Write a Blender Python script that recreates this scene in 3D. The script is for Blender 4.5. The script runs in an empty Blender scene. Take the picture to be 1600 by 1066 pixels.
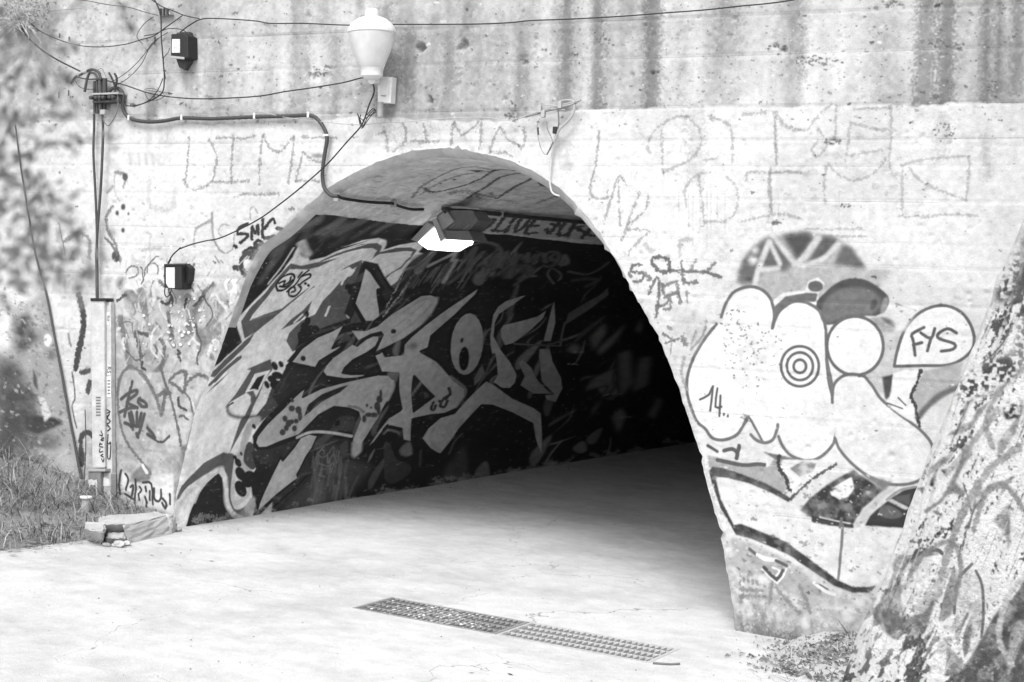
import bpy, bmesh, math, random
import numpy as np
from mathutils import Vector, Matrix
random.seed(7)
RS = np.random.RandomState(11)
sc = bpy.context.scene
COL = sc.collection

# ------------------------------------------------------------------ camera
FPX = 2597.0
def nrm(v): v = np.array(v, float); return v / np.linalg.norm(v)
RX = nrm((5000, -278, 2597)); RY = nrm((1350, 18, -2597)); RZ = np.cross(RX, RY); RZ = nrm(RZ); RX = np.cross(RY, RZ)
RW = np.array([RX, RY, RZ])            # camera vector -> world vector
def ray(x, y): return RW @ nrm((x - 800.0, -(y - 533.0), -FPX))
CAM = np.array([0.0, 0.0, 2.05]) - 12.0 * ray(800, 533)
cam_d = bpy.data.cameras.new("camera"); cam = bpy.data.objects.new("camera", cam_d); COL.objects.link(cam)
cam_d.sensor_width = 36.0; cam_d.lens = FPX / 1600 * 36.0
cam_d.clip_start = 0.1; cam_d.clip_end = 400
m = Matrix([list(RW[0]) + [CAM[0]], list(RW[1]) + [CAM[1]], list(RW[2]) + [CAM[2]], [0, 0, 0, 1]])
cam.matrix_world = m
cam_d.dof.use_dof = True; cam_d.dof.focus_distance = 11.6; cam_d.dof.aperture_fstop = 3.2
sc.camera = cam

# ------------------------------------------------------------------ light
w = bpy.data.worlds.new("World"); sc.world = w; w.use_nodes = True
nt = w.node_tree; nt.nodes.clear()
out = nt.nodes.new("ShaderNodeOutputWorld"); bg = nt.nodes.new("ShaderNodeBackground")
sky = nt.nodes.new("ShaderNodeTexSky"); sky.sky_type = 'NISHITA'; sky.sun_disc = False
bw = nt.nodes.new("ShaderNodeRGBToBW")
SUN_EL, SUN_AZ = math.radians(50), math.radians(172)    # azimuth clockwise from +Y
sky.sun_elevation = SUN_EL; sky.sun_rotation = SUN_AZ
sky.dust_density = 3.0
nt.links.new(sky.outputs[0], bw.inputs[0]); nt.links.new(bw.outputs[0], bg.inputs[0]); nt.links.new(bg.outputs[0], out.inputs[0])
bg.inputs[1].default_value = 0.15
sd = bpy.data.lights.new("sun", 'SUN'); so = bpy.data.objects.new("sun", sd); COL.objects.link(so)
sd.energy = 1.25; sd.angle = math.radians(24); sd.color = (1, 1, 1)
sdir = Vector((math.sin(SUN_AZ) * math.cos(SUN_EL), math.cos(SUN_AZ) * math.cos(SUN_EL), math.sin(SUN_EL)))
so.rotation_euler = sdir.to_track_quat('Z', 'Y').to_euler()
so.location = (0, -5, 12)
sc.view_settings.view_transform = 'Standard'; sc.view_settings.look = 'None'
sc.view_settings.exposure = 1.06; sc.view_settings.gamma = 1.0; sc.view_settings.use_curve_mapping = False

# ------------------------------------------------------------------ geometry of the place
def at_y(x, y, Y=0.0):
    d = ray(x, y); t = (Y - CAM[1]) / d[1]; return CAM + t * d
pL = at_y(270, 825); pR = at_y(1150, 985)
GB = (pR[2] - pL[2]) / (pR[0] - pL[0]); GA = pL[2] - GB * pL[0]
def gz(x): return GA + GB * x
def ground_at(x, y):
    d = ray(x, y); t = (GA + GB * CAM[0] - CAM[2]) / (d[2] - GB * d[0]); return CAM + t * d

def spline(pts, n=6, closed=False):
    P = np.array(pts, float)
    if len(P) < 3 and not closed:
        return np.array([P[0] + (P[-1] - P[0]) * i / n for i in range(n + 1)])
    N = len(P); outp = []
    rng = range(N if closed else N - 1)
    for i in rng:
        if closed: a, b, c, d = P[(i - 1) % N], P[i], P[(i + 1) % N], P[(i + 2) % N]
        else: a, b, c, d = P[max(i - 1, 0)], P[i], P[i + 1], P[min(i + 2, N - 1)]
        for k in range(n):
            t = k / n
            outp.append(0.5 * ((2 * b) + (-a + c) * t + (2 * a - 5 * b + 4 * c - d) * t * t + (-a + 3 * b - 3 * c + d) * t ** 3))
    if not closed: outp.append(P[-1])
    return np.array(outp)

def fbm(h, w, cell, octs=4, seed=0, ax=1.0, gain=0.5):
    """smooth value noise about 0, roughly -1..1; cell = size in texels of the biggest lump (x stretched by ax)"""
    r = np.random.RandomState(seed); res = np.zeros((h, w), np.float32); amp = 1.0; tot = 0
    cy, cx = float(cell), float(cell) * ax
    for o in range(octs):
        gy, gx = int(h / cy) + 3, int(w / cx) + 3
        g = r.uniform(-1, 1, (gy, gx)).astype(np.float32)
        yy = np.arange(h) / cy; xx = np.arange(w) / cx
        y0 = yy.astype(int); x0 = xx.astype(int)
        fy = (yy - y0)[:, None].astype(np.float32); fx = (xx - x0)[None, :].astype(np.float32)
        fy = fy * fy * (3 - 2 * fy); fx = fx * fx * (3 - 2 * fx)
        g00 = g[y0][:, x0]; g01 = g[y0][:, x0 + 1]; g10 = g[y0 + 1][:, x0]; g11 = g[y0 + 1][:, x0 + 1]
        res += amp * ((g00 * (1 - fx) + g01 * fx) * (1 - fy) + (g10 * (1 - fx) + g11 * fx) * fy)
        tot += amp; amp *= gain; cy = max(cy / 2, 1.01); cx = max(cx / 2, 1.01)
    return res / tot * 1.6

# arch outline on the facade, traced from left foot to right foot
ARCH_PX = [(268, 845), (270, 825), (275, 780), (284, 735), (305, 645), (335, 575), (365, 490), (401, 397), (440, 360), (480, 322),
           (530, 283), (600, 250), (645, 237), (695, 232), (760, 240), (820, 262), (870, 292), (920, 343), (960, 400), (1000, 475), (1040, 555),
           (1070, 635), (1092, 705), (1112, 780), (1128, 840), (1140, 915), (1150, 985), (1153, 1010)]
ARCH = np.array([at_y(x, y)[[0, 2]] for x, y in spline(ARCH_PX, 10)])
ARCH[0, 1] -= 0.15; ARCH[-1, 1] -= 0.15
seg = np.linalg.norm(np.diff(ARCH, axis=0), axis=1); cum = np.r_[0, np.cumsum(seg)]
NS = 260
ss = np.linspace(0, cum[-1], NS)
ARCH = np.c_[np.interp(ss, cum, ARCH[:, 0]), np.interp(ss, cum, ARCH[:, 1])]
_r = np.random.RandomState(8); _n = np.interp(np.arange(NS), np.arange(0, NS, 3), _r.uniform(-1, 1, len(range(0, NS, 3)))); _n2 = _r.uniform(-1, 1, NS)
tan = np.gradient(ARCH, axis=0); tan /= np.linalg.norm(tan, axis=1)[:, None]
INW = np.c_[tan[:, 1], -tan[:, 0]]                    # points into the opening (right of travel)
_side = np.where(np.arange(NS) > NS * .5, 1.0, .35); _bite = np.where(_r.rand(NS) < .07, _r.uniform(.3, 1.2, NS), 0) * .02
INW0 = INW.copy()
crown = np.clip((ARCH[:, 1] - 2.35) / 0.6, 0, 1)
INNER = ARCH + INW * (0.006 + 0.055 * crown)[:, None]
ARCH = ARCH + INW0 * ((.007 * _n + .004 * _n2 - _bite) * _side)[:, None]
LINE_Y = 0.09
SARC = np.r_[0, np.cumsum(np.linalg.norm(np.diff(INNER, axis=0), axis=1))]

def at_vault(x, y):
    """first hit of the picture ray with the tunnel lining: (arc length, depth)"""
    d = ray(x, y); best = None
    A = INNER[:-1]; B = INNER[1:]; e = B - A
    px, pz = CAM[0], CAM[2]; dx, dz = d[0], d[2]
    det = dx * (-e[:, 1]) + e[:, 0] * dz
    det = np.where(abs(det) < 1e-12, 1e-12, det)
    rx, rz = A[:, 0] - px, A[:, 1] - pz
    t = (rx * (-e[:, 1]) + e[:, 0] * rz) / det
    u = (dx * rz - dz * rx) / det
    Y = CAM[1] + t * d[1]
    ok = (u >= -0.001) & (u <= 1.001) & (t > 0) & (Y > -0.4)
    idx = np.where(ok)[0]
    if len(idx) == 0:
        # below the foot: extend the first segment straight down
        tt = (A[0, 0] - px) / dx; return np.array([(pz + tt * dz) - A[0, 1], CAM[1] + tt * d[1]])
    i = idx[np.argmax(Y[idx])]
    return np.array([SARC[i] + u[i] * (SARC[i + 1] - SARC[i]), Y[i]])
def vault_point(s, Y):
    return np.array([np.interp(s, SARC, INNER[:, 0]), Y, np.interp(s, SARC, INNER[:, 1])])

# ------------------------------------------------------------------ painting surfaces (albedo only)
class Canvas:
    def __init__(self, w, h, val, px2tex):
        self.w, self.h = w, h; self.a = np.full((h, w), val, np.float32); self.f = px2tex
    def tex(self, pts): return np.array([self.f(x, y) for x, y in pts], float)
    def scale(self, p):
        a = self.f(*p); b = self.f(p[0] + 1, p[1]); c = self.f(p[0], p[1] + 1)
        return math.sqrt(abs((b[0] - a[0]) * (c[1] - a[1]) - (b[1] - a[1]) * (c[0] - a[0])) + 1e-9)
    def blend(self, x0, y0, al, val):
        h, w = al.shape; s = self.a[y0:y0 + h, x0:x0 + w]
        s += (val - s) * al
    def stroke(self, pts, width, val, soft=1.2, op=1.0, sm=5, rough=0.0, taper=False, closed=False):
        pts = [tuple(p) for p in pts]
        P = spline(pts, sm, closed) if sm > 1 else np.array(pts + ([pts[0]] if closed else []), float)
        if closed and sm > 1: P = np.vstack([P, P[:1]])
        T = self.tex(P); k = self.scale(P[len(P) // 2]); wd = max(width * k, 1.3); sf = max(soft * k, 1.0)
        pad = wd + sf * 2 + 3
        x0 = int(max(0, T[:, 0].min() - pad)); x1 = int(min(self.w, T[:, 0].max() + pad))
        y0 = int(max(0, T[:, 1].min() - pad)); y1 = int(min(self.h, T[:, 1].max() + pad))
        if x1 <= x0 + 1 or y1 <= y0 + 1: return
        al = np.zeros((y1 - y0, x1 - x0), np.float32)
        nz = None
        if rough > 0: nz = fbm(y1 - y0, x1 - x0, 3.0, 2, int(abs(T[0, 0] * 7 + T[0, 1])) % 9999) * rough * wd
        n = len(T) - 1
        for i in range(n):
            p, q = T[i], T[i + 1]
            if np.hypot(*(q - p)) > 600: continue
            ww = wd
            if taper: u = i / max(n - 1, 1); ww = wd * (0.25 + 0.75 * (1 - u)) if taper == 1 else wd * (0.3 + 1.4 * min(u, 1 - u))
            a0 = int(max(x0, min(p[0], q[0]) - pad)); a1 = int(min(x1, max(p[0], q[0]) + pad + 1))
            b0 = int(max(y0, min(p[1], q[1]) - pad)); b1 = int(min(y1, max(p[1], q[1]) + pad + 1))
            if a1 <= a0 or b1 <= b0: continue
            X = np.arange(a0, a1)[None, :]; Y = np.arange(b0, b1)[:, None]
            e = q - p; L = max(e @ e, 1e-9)
            u = np.clip(((X - p[0]) * e[0] + (Y - p[1]) * e[1]) / L, 0, 1)
            d = np.hypot(X - p[0] - u * e[0], Y - p[1] - u * e[1])
            if nz is not None: d = d + nz[b0 - y0:b1 - y0, a0 - x0:a1 - x0]
            v = np.clip((ww / 2 - d) / sf + 0.5, 0, 1)
            s = al[b0 - y0:b1 - y0, a0 - x0:a1 - x0]; np.maximum(s, v, out=s)
        self.blend(x0, y0, al * op, val)
    def fill(self, pts, val, sm=0, soft=0.0, op=1.0, noise=0.0):
        P = spline(pts, sm, True) if sm > 1 else np.array(pts, float)
        if sm <= 1:
            Q = []
            for i in range(len(P)):
                a, b = P[i], P[(i + 1) % len(P)]; k = max(1, int(np.hypot(*(b - a)) / 25))
                for j in range(k): Q.append(a + (b - a) * j / k)
            P = np.array(Q)
        T = self.tex(P); k = self.scale(P.mean(axis=0)); r = max(1, int(soft * k))
        x0 = int(max(0, T[:, 0].min() - 2 - r)); x1 = int(min(self.w, T[:, 0].max() + 3 + r))
        y0 = int(max(0, T[:, 1].min() - 2 - r)); y1 = int(min(self.h, T[:, 1].max() + 3 + r))
        if x1 <= x0 + 1 or y1 <= y0 + 1: return
        X = np.arange(x0, x1)[None, :] + 0.0; Y = np.arange(y0, y1)[:, None] + 0.01
        m = np.zeros((y1 - y0, x1 - x0), bool); n = len(T)
        for i in range(n):
            p, q = T[i], T[(i + 1) % n]
            if p[1] == q[1]: continue
            lo, hi = min(p[1], q[1]), max(p[1], q[1])
            b0, b1 = max(0, int(lo - y0)), min(y1 - y0, int(hi - y0) + 2)
            if b1 <= b0: continue
            yy = Y[b0:b1]; c = (yy >= lo) & (yy < hi)
            xi = p[0] + (yy - p[1]) * (q[0] - p[0]) / (q[1] - p[1])
            m[b0:b1] ^= c & (X < xi)
        al = m.astype(np.float32)
        for _ in range(2):
            c = np.pad(al, ((r, r), (0, 0)), mode='edge').cumsum(0); c = np.vstack([np.zeros((1, c.shape[1])), c])
            al = (c[2 * r + 1:] - c[:-2 * r - 1]) / (2 * r + 1)
            c = np.pad(al, ((0, 0), (r, r)), mode='edge').cumsum(1); c = np.hstack([np.zeros((c.shape[0], 1)), c])
            al = (c[:, 2 * r + 1:] - c[:, :-2 * r - 1]) / (2 * r + 1)
            if soft <= 0: break
        if noise > 0:
            al = al * np.clip(1 - noise * (0.5 + fbm(al.shape[0], al.shape[1], 14, 4, int(T[0, 0]) % 997)), 0, 1)
        self.blend(x0, y0, (al * op).astype(np.float32), val)
    def image(self, name):
        im = bpy.data.images.new(name, self.w, self.h, alpha=False, float_buffer=False)
        im.colorspace_settings.name = 'Non-Color'
        buf = np.ones((self.h, self.w, 4), np.float32); buf[:, :, :3] = np.sqrt(np.clip(self.a, 0, 1))[:, :, None]
        im.pixels.foreach_set(buf.ravel()); im.update(); im.pack(); return im

def WN(x0, y0, s):
    return lambda *p: [(x0 + a / s, y0 + b / s) for a, b in p]

# ------------------------------------------------------------------ materials
def newmat(name):
    m = bpy.data.materials.new(name); m.use_nodes = True; nt = m.node_tree; nt.nodes.clear()
    o = nt.nodes.new("ShaderNodeOutputMaterial"); b = nt.nodes.new("ShaderNodeBsdfPrincipled")
    nt.links.new(b.outputs[0], o.inputs[0]); return m, nt, b
def N(nt, t, **kw):
    n = nt.nodes.new(t)
    for k, v in kw.items(): setattr(n, k, v)
    return n
def math_n(nt, op, a, b=None, clamp=False):
    n = nt.nodes.new("ShaderNodeMath"); n.operation = op; n.use_clamp = clamp
    for i, v in enumerate((a, b)):
        if v is None: continue
        if isinstance(v, (int, float)): n.inputs[i].default_value = v
        else: nt.links.new(v, n.inputs[i])
    return n.outputs[0]
def noise_n(nt, scale, detail=5, rough=0.6, vec=None, mscale=None):
    n = nt.nodes.new("ShaderNodeTexNoise"); n.inputs['Scale'].default_value = scale; n.inputs['Detail'].default_value = detail
    n.inputs['Roughness'].default_value = rough
    g = nt.nodes.new("ShaderNodeNewGeometry"); src = g.outputs['Position'] if vec is None else vec
    if mscale:
        mp = nt.nodes.new("ShaderNodeMapping"); mp.inputs['Scale'].default_value = mscale; nt.links.new(src, mp.inputs[0]); src = mp.outputs[0]
    nt.links.new(src, n.inputs['Vector']); return n.outputs[0]
def obj_vec(nt):
    return nt.nodes.new("ShaderNodeTexCoord").outputs['Object']
def simple(name, val, rough=0.7, var=0.15, scale=18, bump=0.15, bscale=60, metal=0.0, spec=0.4, local=True):
    m, nt, b = newmat(name); v = obj_vec(nt) if local else None
    n = noise_n(nt, scale, 5, 0.65, v)
    f = math_n(nt, 'MULTIPLY_ADD', n, 2 * var); nt.nodes[-1].inputs[2].default_value = 1 - var
    c = math_n(nt, 'MULTIPLY', f, val)
    nt.links.new(c, b.inputs['Base Color']); b.inputs['Roughness'].default_value = rough; b.inputs['Metallic'].default_value = metal
    b.inputs['Specular IOR Level'].default_value = spec
    if bump:
        n2 = noise_n(nt, bscale, 4, 0.6, v); bp = nt.nodes.new("ShaderNodeBump"); bp.inputs['Strength'].default_value = bump
        bp.inputs['Distance'].default_value = 0.01; nt.links.new(n2, bp.inputs['Height']); nt.links.new(bp.outputs[0], b.inputs['Normal'])
    return m
def painted(name, img, bump=0.5, grain=0.10, rough=0.85, bscale=90, bdist=0.004, ext='EXTEND'):
    m, nt, b = newmat(name)
    uv = nt.nodes.new("ShaderNodeUVMap"); t = nt.nodes.new("ShaderNodeTexImage"); t.image = img; t.extension = ext; t.interpolation = 'Cubic'
    nt.links.new(uv.outputs[0], t.inputs[0])
    sep = nt.nodes.new("ShaderNodeSeparateColor"); nt.links.new(t.outputs[0], sep.inputs[0])
    sq = math_n(nt, 'MULTIPLY', sep.outputs[0], sep.outputs[0])
    n = noise_n(nt, 130, 3, 0.9); n3 = noise_n(nt, 9, 6, 0.7)
    f = math_n(nt, 'MULTIPLY_ADD', n, 7 * grain); nt.nodes[-1].inputs[2].default_value = 1 - 3.5 * grain
    f3 = math_n(nt, 'MULTIPLY_ADD', n3, grain * 4); nt.nodes[-1].inputs[2].default_value = 1 - grain * 2
    c = math_n(nt, 'MULTIPLY', math_n(nt, 'MULTIPLY', sq, f), f3)
    nt.links.new(c, b.inputs['Base Color']); b.inputs['Roughness'].default_value = rough; b.inputs['Specular IOR Level'].default_value = 0.25
    n2 = noise_n(nt, bscale, 6, 0.7); bp = nt.nodes.new("ShaderNodeBump"); bp.inputs['Strength'].default_value = bump
    bp.inputs['Distance'].default_value = bdist; nt.links.new(n2, bp.inputs['Height']); nt.links.new(bp.outputs[0], b.inputs['Normal'])
    return m

# ------------------------------------------------------------------ object helpers
def tag(o, label=None, cat=None, group=None, kind=None):
    if label: o['label'] = label
    if cat: o['category'] = cat
    if group: o['group'] = group
    if kind: o['kind'] = kind
    return o
def empty(name, loc, label, cat, group=None):
    o = bpy.data.objects.new(name, None); COL.objects.link(o); o.location = Vector(loc); o.empty_display_size = 0.1
    return tag(o, label, cat, group)
def wloc(p):
    v = np.zeros(3)
    while p is not None: v = v + np.array(p.location); p = p.parent
    return v
def mesh_obj(name, V, F, mat, parent=None, smooth=False, uv=None):
    me = bpy.data.meshes.new(name); V = np.asarray(V, float)
    if parent is not None: V = V - wloc(parent)
    if isinstance(F, np.ndarray) and F.ndim == 2:
        nv, nf = len(V), len(F); k = F.shape[1]
        me.vertices.add(nv); me.vertices.foreach_set('co', V.astype(np.float32).ravel())
        me.loops.add(nf * k); me.loops.foreach_set('vertex_index', F.astype(np.int32).ravel())
        me.polygons.add(nf); me.polygons.foreach_set('loop_start', np.arange(nf, dtype=np.int32) * k)
        me.polygons.foreach_set('loop_total', np.full(nf, k, np.int32)); me.update(calc_edges=True)
    else:
        me.from_pydata([tuple(v) for v in V], [], [tuple(f) for f in F]); me.update()
    if uv is not None:
        l = me.uv_layers.new(name='UVMap'); vi = np.zeros(len(me.loops), np.int32); me.loops.foreach_get('vertex_index', vi)
        l.data.foreach_set('uv', np.asarray(uv, np.float32)[vi].ravel())
    if smooth: me.polygons.foreach_set('use_smooth', np.ones(len(me.polygons), bool))
    me.materials.append(mat); me.validate()
    o = bpy.data.objects.new(name, me); COL.objects.link(o)
    if parent is not None: o.parent = parent
    return o
class MB:
    def __init__(s): s.V = []; s.F = []
    def add(s, V, F):
        b = len(s.V); s.V += [tuple(v) for v in V]; s.F += [tuple(i + b for i in f) for f in F]; return s
    def tube(s, pts, r, n=7, caps=True, ridge=0.0):
        P = np.array(pts, float); k = len(P); R = np.full(k, r) if np.isscalar(r) else np.array(r, float)
        T = np.gradient(P, axis=0); T /= (np.linalg.norm(T, axis=1)[:, None] + 1e-9)
        u = np.cross(T[0], (0, 0, 1.0)) if abs(T[0][2]) < 0.9 else np.cross(T[0], (1.0, 0, 0)); u /= np.linalg.norm(u)
        V = []; F = []
        for i in range(k):
            u = u - T[i] * (u @ T[i]); u /= np.linalg.norm(u) + 1e-9; v = np.cross(T[i], u)
            rr = R[i] * (1 + (ridge if i % 2 else 0))
            for j in range(n):
                a = 2 * math.pi * j / n; V.append(P[i] + rr * (math.cos(a) * u + math.sin(a) * v))
        for i in range(k - 1):
            for j in range(n): F.append((i * n + j, i * n + (j + 1) % n, (i + 1) * n + (j + 1) % n, (i + 1) * n + j))
        if caps: F.append(tuple(range(n))[::-1]); F.append(tuple((k - 1) * n + j for j in range(n)))
        return s.add(V, F)
    def lathe(s, prof, c, n=24, ax=(0, 0, 1)):
        ax = np.array(ax, float); ax /= np.linalg.norm(ax); u = np.cross(ax, (0, 1.0, 0.02)); u /= np.linalg.norm(u); v = np.cross(ax, u)
        V = []; F = []; c = np.array(c, float)
        for r, h in prof:
            for j in range(n):
                a = 2 * math.pi * j / n; V.append(c + ax * h + r * (math.cos(a) * u + math.sin(a) * v))
        for i in range(len(prof) - 1):
            for j in range(n): F.append((i * n + j, i * n + (j + 1) % n, (i + 1) * n + (j + 1) % n, (i + 1) * n + j))
        F.append(tuple(range(n))[::-1]); F.append(tuple((len(prof) - 1) * n + j for j in range(n)))
        return s.add(V, F)
    def box(s, c, size, M=None):
        c = np.array(c, float); h = np.array(size) / 2; V = []
        for x in (-1, 1):
            for y in (-1, 1):
                for z in (-1, 1):
                    p = np.array((x, y, z)) * h
                    if M is not None: p = M @ p
                    V.append(c + p)
        return s.add(V, [(0, 1, 3, 2), (4, 6, 7, 5), (0, 4, 5, 1), (2, 3, 7, 6), (0, 2, 6, 4), (1, 5, 7, 3)])
    def prism(s, poly, Y0, th, inset=0.0):
        """outline given on the world plane Y=Y0, extruded th metres along world Y"""
        a = [at_y(x, y, Y0) for x, y in poly]; b = [p + np.array((0, th, 0)) for p in a]; n = len(a)
        return s.add(a + b, [tuple(range(n)), tuple(range(2 * n - 1, n - 1, -1))] + [(i, i + n, (i + 1) % n + n, (i + 1) % n) for i in range(n)])
    def build(s, name, mat, parent=None, smooth=False, bevel=0.0):
        o = mesh_obj(name, s.V, s.F, mat, parent, False)
        me = o.data; bm = bmesh.new(); bm.from_mesh(me)
        bmesh.ops.recalc_face_normals(bm, faces=bm.faces)
        if bevel > 0:
            es = [e for e in bm.edges if len(e.link_faces) == 2 and e.calc_face_angle(0) > 0.5]
            bmesh.ops.bevel(bm, geom=es, offset=bevel, segments=2, affect='EDGES', profile=0.6)
        bm.to_mesh(me); bm.free()
        if smooth:
            me.polygons.foreach_set('use_smooth', np.ones(len(me.polygons), bool))
            try: me.set_sharp_from_angle(angle=math.radians(50))
            except Exception: pass
        return o
# ================================================================== PAINT: tunnel lining
TRES = 0.0042; S_PAD = 0.25
def depth_u(Y): return 3.0 * math.log(1 + max(Y, -1.5) / 3.0)
TW = int((depth_u(16) + 0.5) / TRES); TH = int((SARC[-1] + 2 * S_PAD) / TRES)
def px2vault(x, y):
    s, Y = at_vault(x, y); return ((depth_u(Y) + 0.3) / TRES, (s + S_PAD) / TRES)
V_ = Canvas(TW, TH, 0.56, px2vault)
V_.a += 0.07 * fbm(TH, TW, 180, 5, 3) + 0.04 * fbm(TH, TW, 22, 4, 5)
A_ = WN(260, 560, 4.264); B_ = WN(330, 340, 4.264); C_ = WN(380, 560, 4.264); D_ = WN(500, 340, 4.264)
E_ = WN(600, 540, 4.264); F_ = WN(700, 340, 4.264); G_ = WN(820, 480, 3.553); H_ = WN(440, 220, 3.2)
BK, DG, MG, LG, WH = 0.022, 0.075, 0.12, 0.50, 0.80
# ceiling: darker towards the wall band, marker scrawl
def VL(p, w, v, **k): V_.stroke(p, w, v, **k)
VL(H_((650, 282), (700, 225), (770, 185), (860, 145), (960, 130), (1060, 148)), 3, .12, rough=.5, op=.8)
VL(H_((700, 262), (790, 205), (900, 170), (1080, 150)), 3, .14, rough=.6, op=.7)
VL(H_((715, 235), (740, 255), (800, 250), (900, 225), (1010, 180), (1080, 145), (1190, 152)), 3.4, .09, rough=.4)
VL(H_((850, 262), (890, 252), (950, 262), (985, 285)), 7, .12, rough=.6, op=.8, taper=1)
VL(H_((930, 290), (1010, 235), (1100, 180), (1220, 160)), 3, .1, rough=.4)
VL(H_((960, 262), (1060, 285), (1040, 262)), 3, .12, rough=.5, op=.7)
VL(H_((1075, 290), (1150, 240), (1225, 200), (1250, 188)), 3, .1, rough=.4)
VL(H_((990, 295), (1080, 300), (1160, 305)), 4, .16, rough=.8, op=.5)
VL(H_((1290, 310), (1350, 285), (1400, 270)), 4, .12, rough=.8, op=.7)
V_.fill(H_((930, 150), (1015, 150), (975, 160)), .06); V_.fill(H_((1050, 148), (1070, 142), (1072, 153), (1055, 156)), .04)
V_.fill(H_((1275, 205), (1310, 215), (1330, 235), (1290, 225)), .06); V_.fill(H_((845, 185), (875, 188), (860, 198)), .14)
V_.fill(H_((782, 208), (800, 210), (792, 217)), .08)
for k in range(160):
    x, y = RS.uniform(560, 900), RS.uniform(250, 340); L = RS.uniform(2, 16)
    VL([(x, y), (x + L, y + L * .12)], RS.uniform(.8, 1.6), .16, op=.5, sm=1)
# light strip above the black dado, smudged
V_.fill(H_((0, 330), (100, 300), (300, 330), (560, 400), (700, 418), (700, 395), (400, 330), (240, 270), (160, 290)), .62, soft=4, op=.5)
V_.fill(H_((960, 440), (1060, 375), (1640, 440), (1640, 505), (1200, 478), (960, 455)), .40, soft=1, op=.7)
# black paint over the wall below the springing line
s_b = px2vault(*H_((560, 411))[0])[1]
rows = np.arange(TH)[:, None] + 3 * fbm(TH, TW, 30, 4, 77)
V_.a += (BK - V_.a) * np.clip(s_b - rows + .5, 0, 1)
for (x, y, L, wd, v) in [(300, 400, 110, 26, .2), (420, 395, 130, 30, .16), (560, 410, 90, 24, .18), (200, 380, 90, 22, .14), (480, 420, 120, 20, .1), (250, 420, 120, 14, .12), (330, 430, 160, 20, .08)]:
    VL(H_((x, y), (x - L * .5, y + L * .25), (x - L, y + L * .55)), wd / 3.2, v, soft=8, op=.7)
for (x0, y0, x1, y1, wd, v) in [(560, 60, 420, 230, 12, .1), (430, 220, 330, 420, 8, .11), (700, 30, 560, 70, 14, .16), (860, 20, 760, 110, 12, .14), (480, 200, 380, 330, 5, .15), (980, 40, 880, 60, 14, .10), (900, 110, 800, 190, 10, .06), (640, 90, 600, 160, 8, .09)]:
    VL(B_((x0, y0), ((x0 + x1) / 2 + 10, (y0 + y1) / 2 + 8), (x1, y1)), wd, v, soft=9, op=.8)
# OLIVE lettering on the strip
for s in [((1030, 395), (1000, 420), (985, 445), (1005, 448), (1040, 425), (1060, 398), (1035, 393)), ((1115, 380), (1070, 440), (1050, 450), (1120, 452)), ((1165, 390), (1120, 455)),
          ((1200, 388), (1165, 455), (1215, 430), (1245, 388)), ((1310, 400), (1270, 398), (1215, 460), (1270, 462)), ((1235, 430), (1280, 428)),
          ((1390, 405), (1340, 465), (1325, 445)), ((1350, 420), (1400, 432)), ((1420, 410), (1380, 470), (1430, 468), (1465, 415)), ((1500, 430), (1450, 440), (1430, 480)), ((1480, 440), (1530, 470), (1560, 480)), ((1545, 440), (1500, 490))]:
    VL(H_(*s), 5, .07, rough=.3, sm=4)
# white field of the big letters
V_.fill([(250, 860), (262, 800), (283, 740), (305, 645), (333, 577), (378, 535)] + B_((205, 832), (165, 705), (165, 685), (260, 580), (370, 470), (470, 360), (540, 265), (600, 165), (640, 235), (655, 290), (760, 265), (860, 218), (1066, 150)) +
        D_((130, 205), (280, 155), (390, 140), (440, 155), (440, 185), (420, 215), (520, 185), (640, 162), (682, 190), (650, 230), (690, 240), (560, 352), (500, 460), (300, 450), (200, 460)) +
        [(545, 500), (500, 540), (462, 580), (455, 620), (425, 680), (390, 750), (396, 800), (388, 830), (300, 860)], WH, soft=.8)
V_.a[:] = V_.a
VL(B_((545, 200), (470, 320), (380, 440)), 3, WH, soft=2, op=.8); VL(B_((600, 165), (640, 245)), 9, .6, soft=5)
V_.fill(B_((580, 230), (600, 262), (680, 270), (800, 245), (780, 190), (640, 130), (620, 170), (640, 240)), BK, soft=2, op=.9); VL(B_((603, 170), (622, 215), (648, 252)), 7, .5, soft=5)
# grey outline band of the upper shape
V_.fill(B_((525, 308), (440, 405), (360, 500), (250, 610), (197, 695), (220, 808), (300, 762), (400, 680), (555, 555), (690, 465), (685, 448), (545, 548), (470, 607), (330, 655), (252, 690), (272, 648), (360, 545), (440, 445), (522, 345)), MG)
V_.fill(B_((525, 306), (600, 325), (720, 297), (860, 235), (1066, 168)) + D_((130, 222), (280, 178), (380, 172), (412, 192), (395, 232), (500, 203), (600, 198), (642, 215), (600, 275), (545, 340), (470, 380), (440, 412), (468, 462), (560, 395), (620, 290), (690, 235), (700, 250), (600, 380), (500, 480), (430, 430), (437, 395), (540, 330), (600, 262), (612, 225), (560, 222), (395, 245), (325, 303), (350, 275), (378, 222), (350, 205), (280, 208), (130, 250), (0, 302)) +
        B_((860, 268), (720, 330), (640, 350), (520, 345)), MG)
V_.fill(D_((300, 180), (395, 225), (420, 190), (400, 170)), MG, op=.0)
# highlights along the grey
VL(B_((560, 560), (640, 490), (700, 440)), 3, WH); VL(B_((270, 680), (350, 660), (420, 640)), 1.6, .2)
# long diagonal stripes
V_.fill(B_((290, 765), (250, 838), (100, 985), (20, 1066), (-30, 1066), (90, 950), (225, 820)), MG); VL(B_((28, 1090), (100, 1010), (190, 935)), 5.5, MG)
VL(A_((290, 175), (380, 85), (470, 5)), 5.5, MG); V_.fill(A_((265, 240), (330, 170), (420, 90), (345, 170)), MG)
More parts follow.
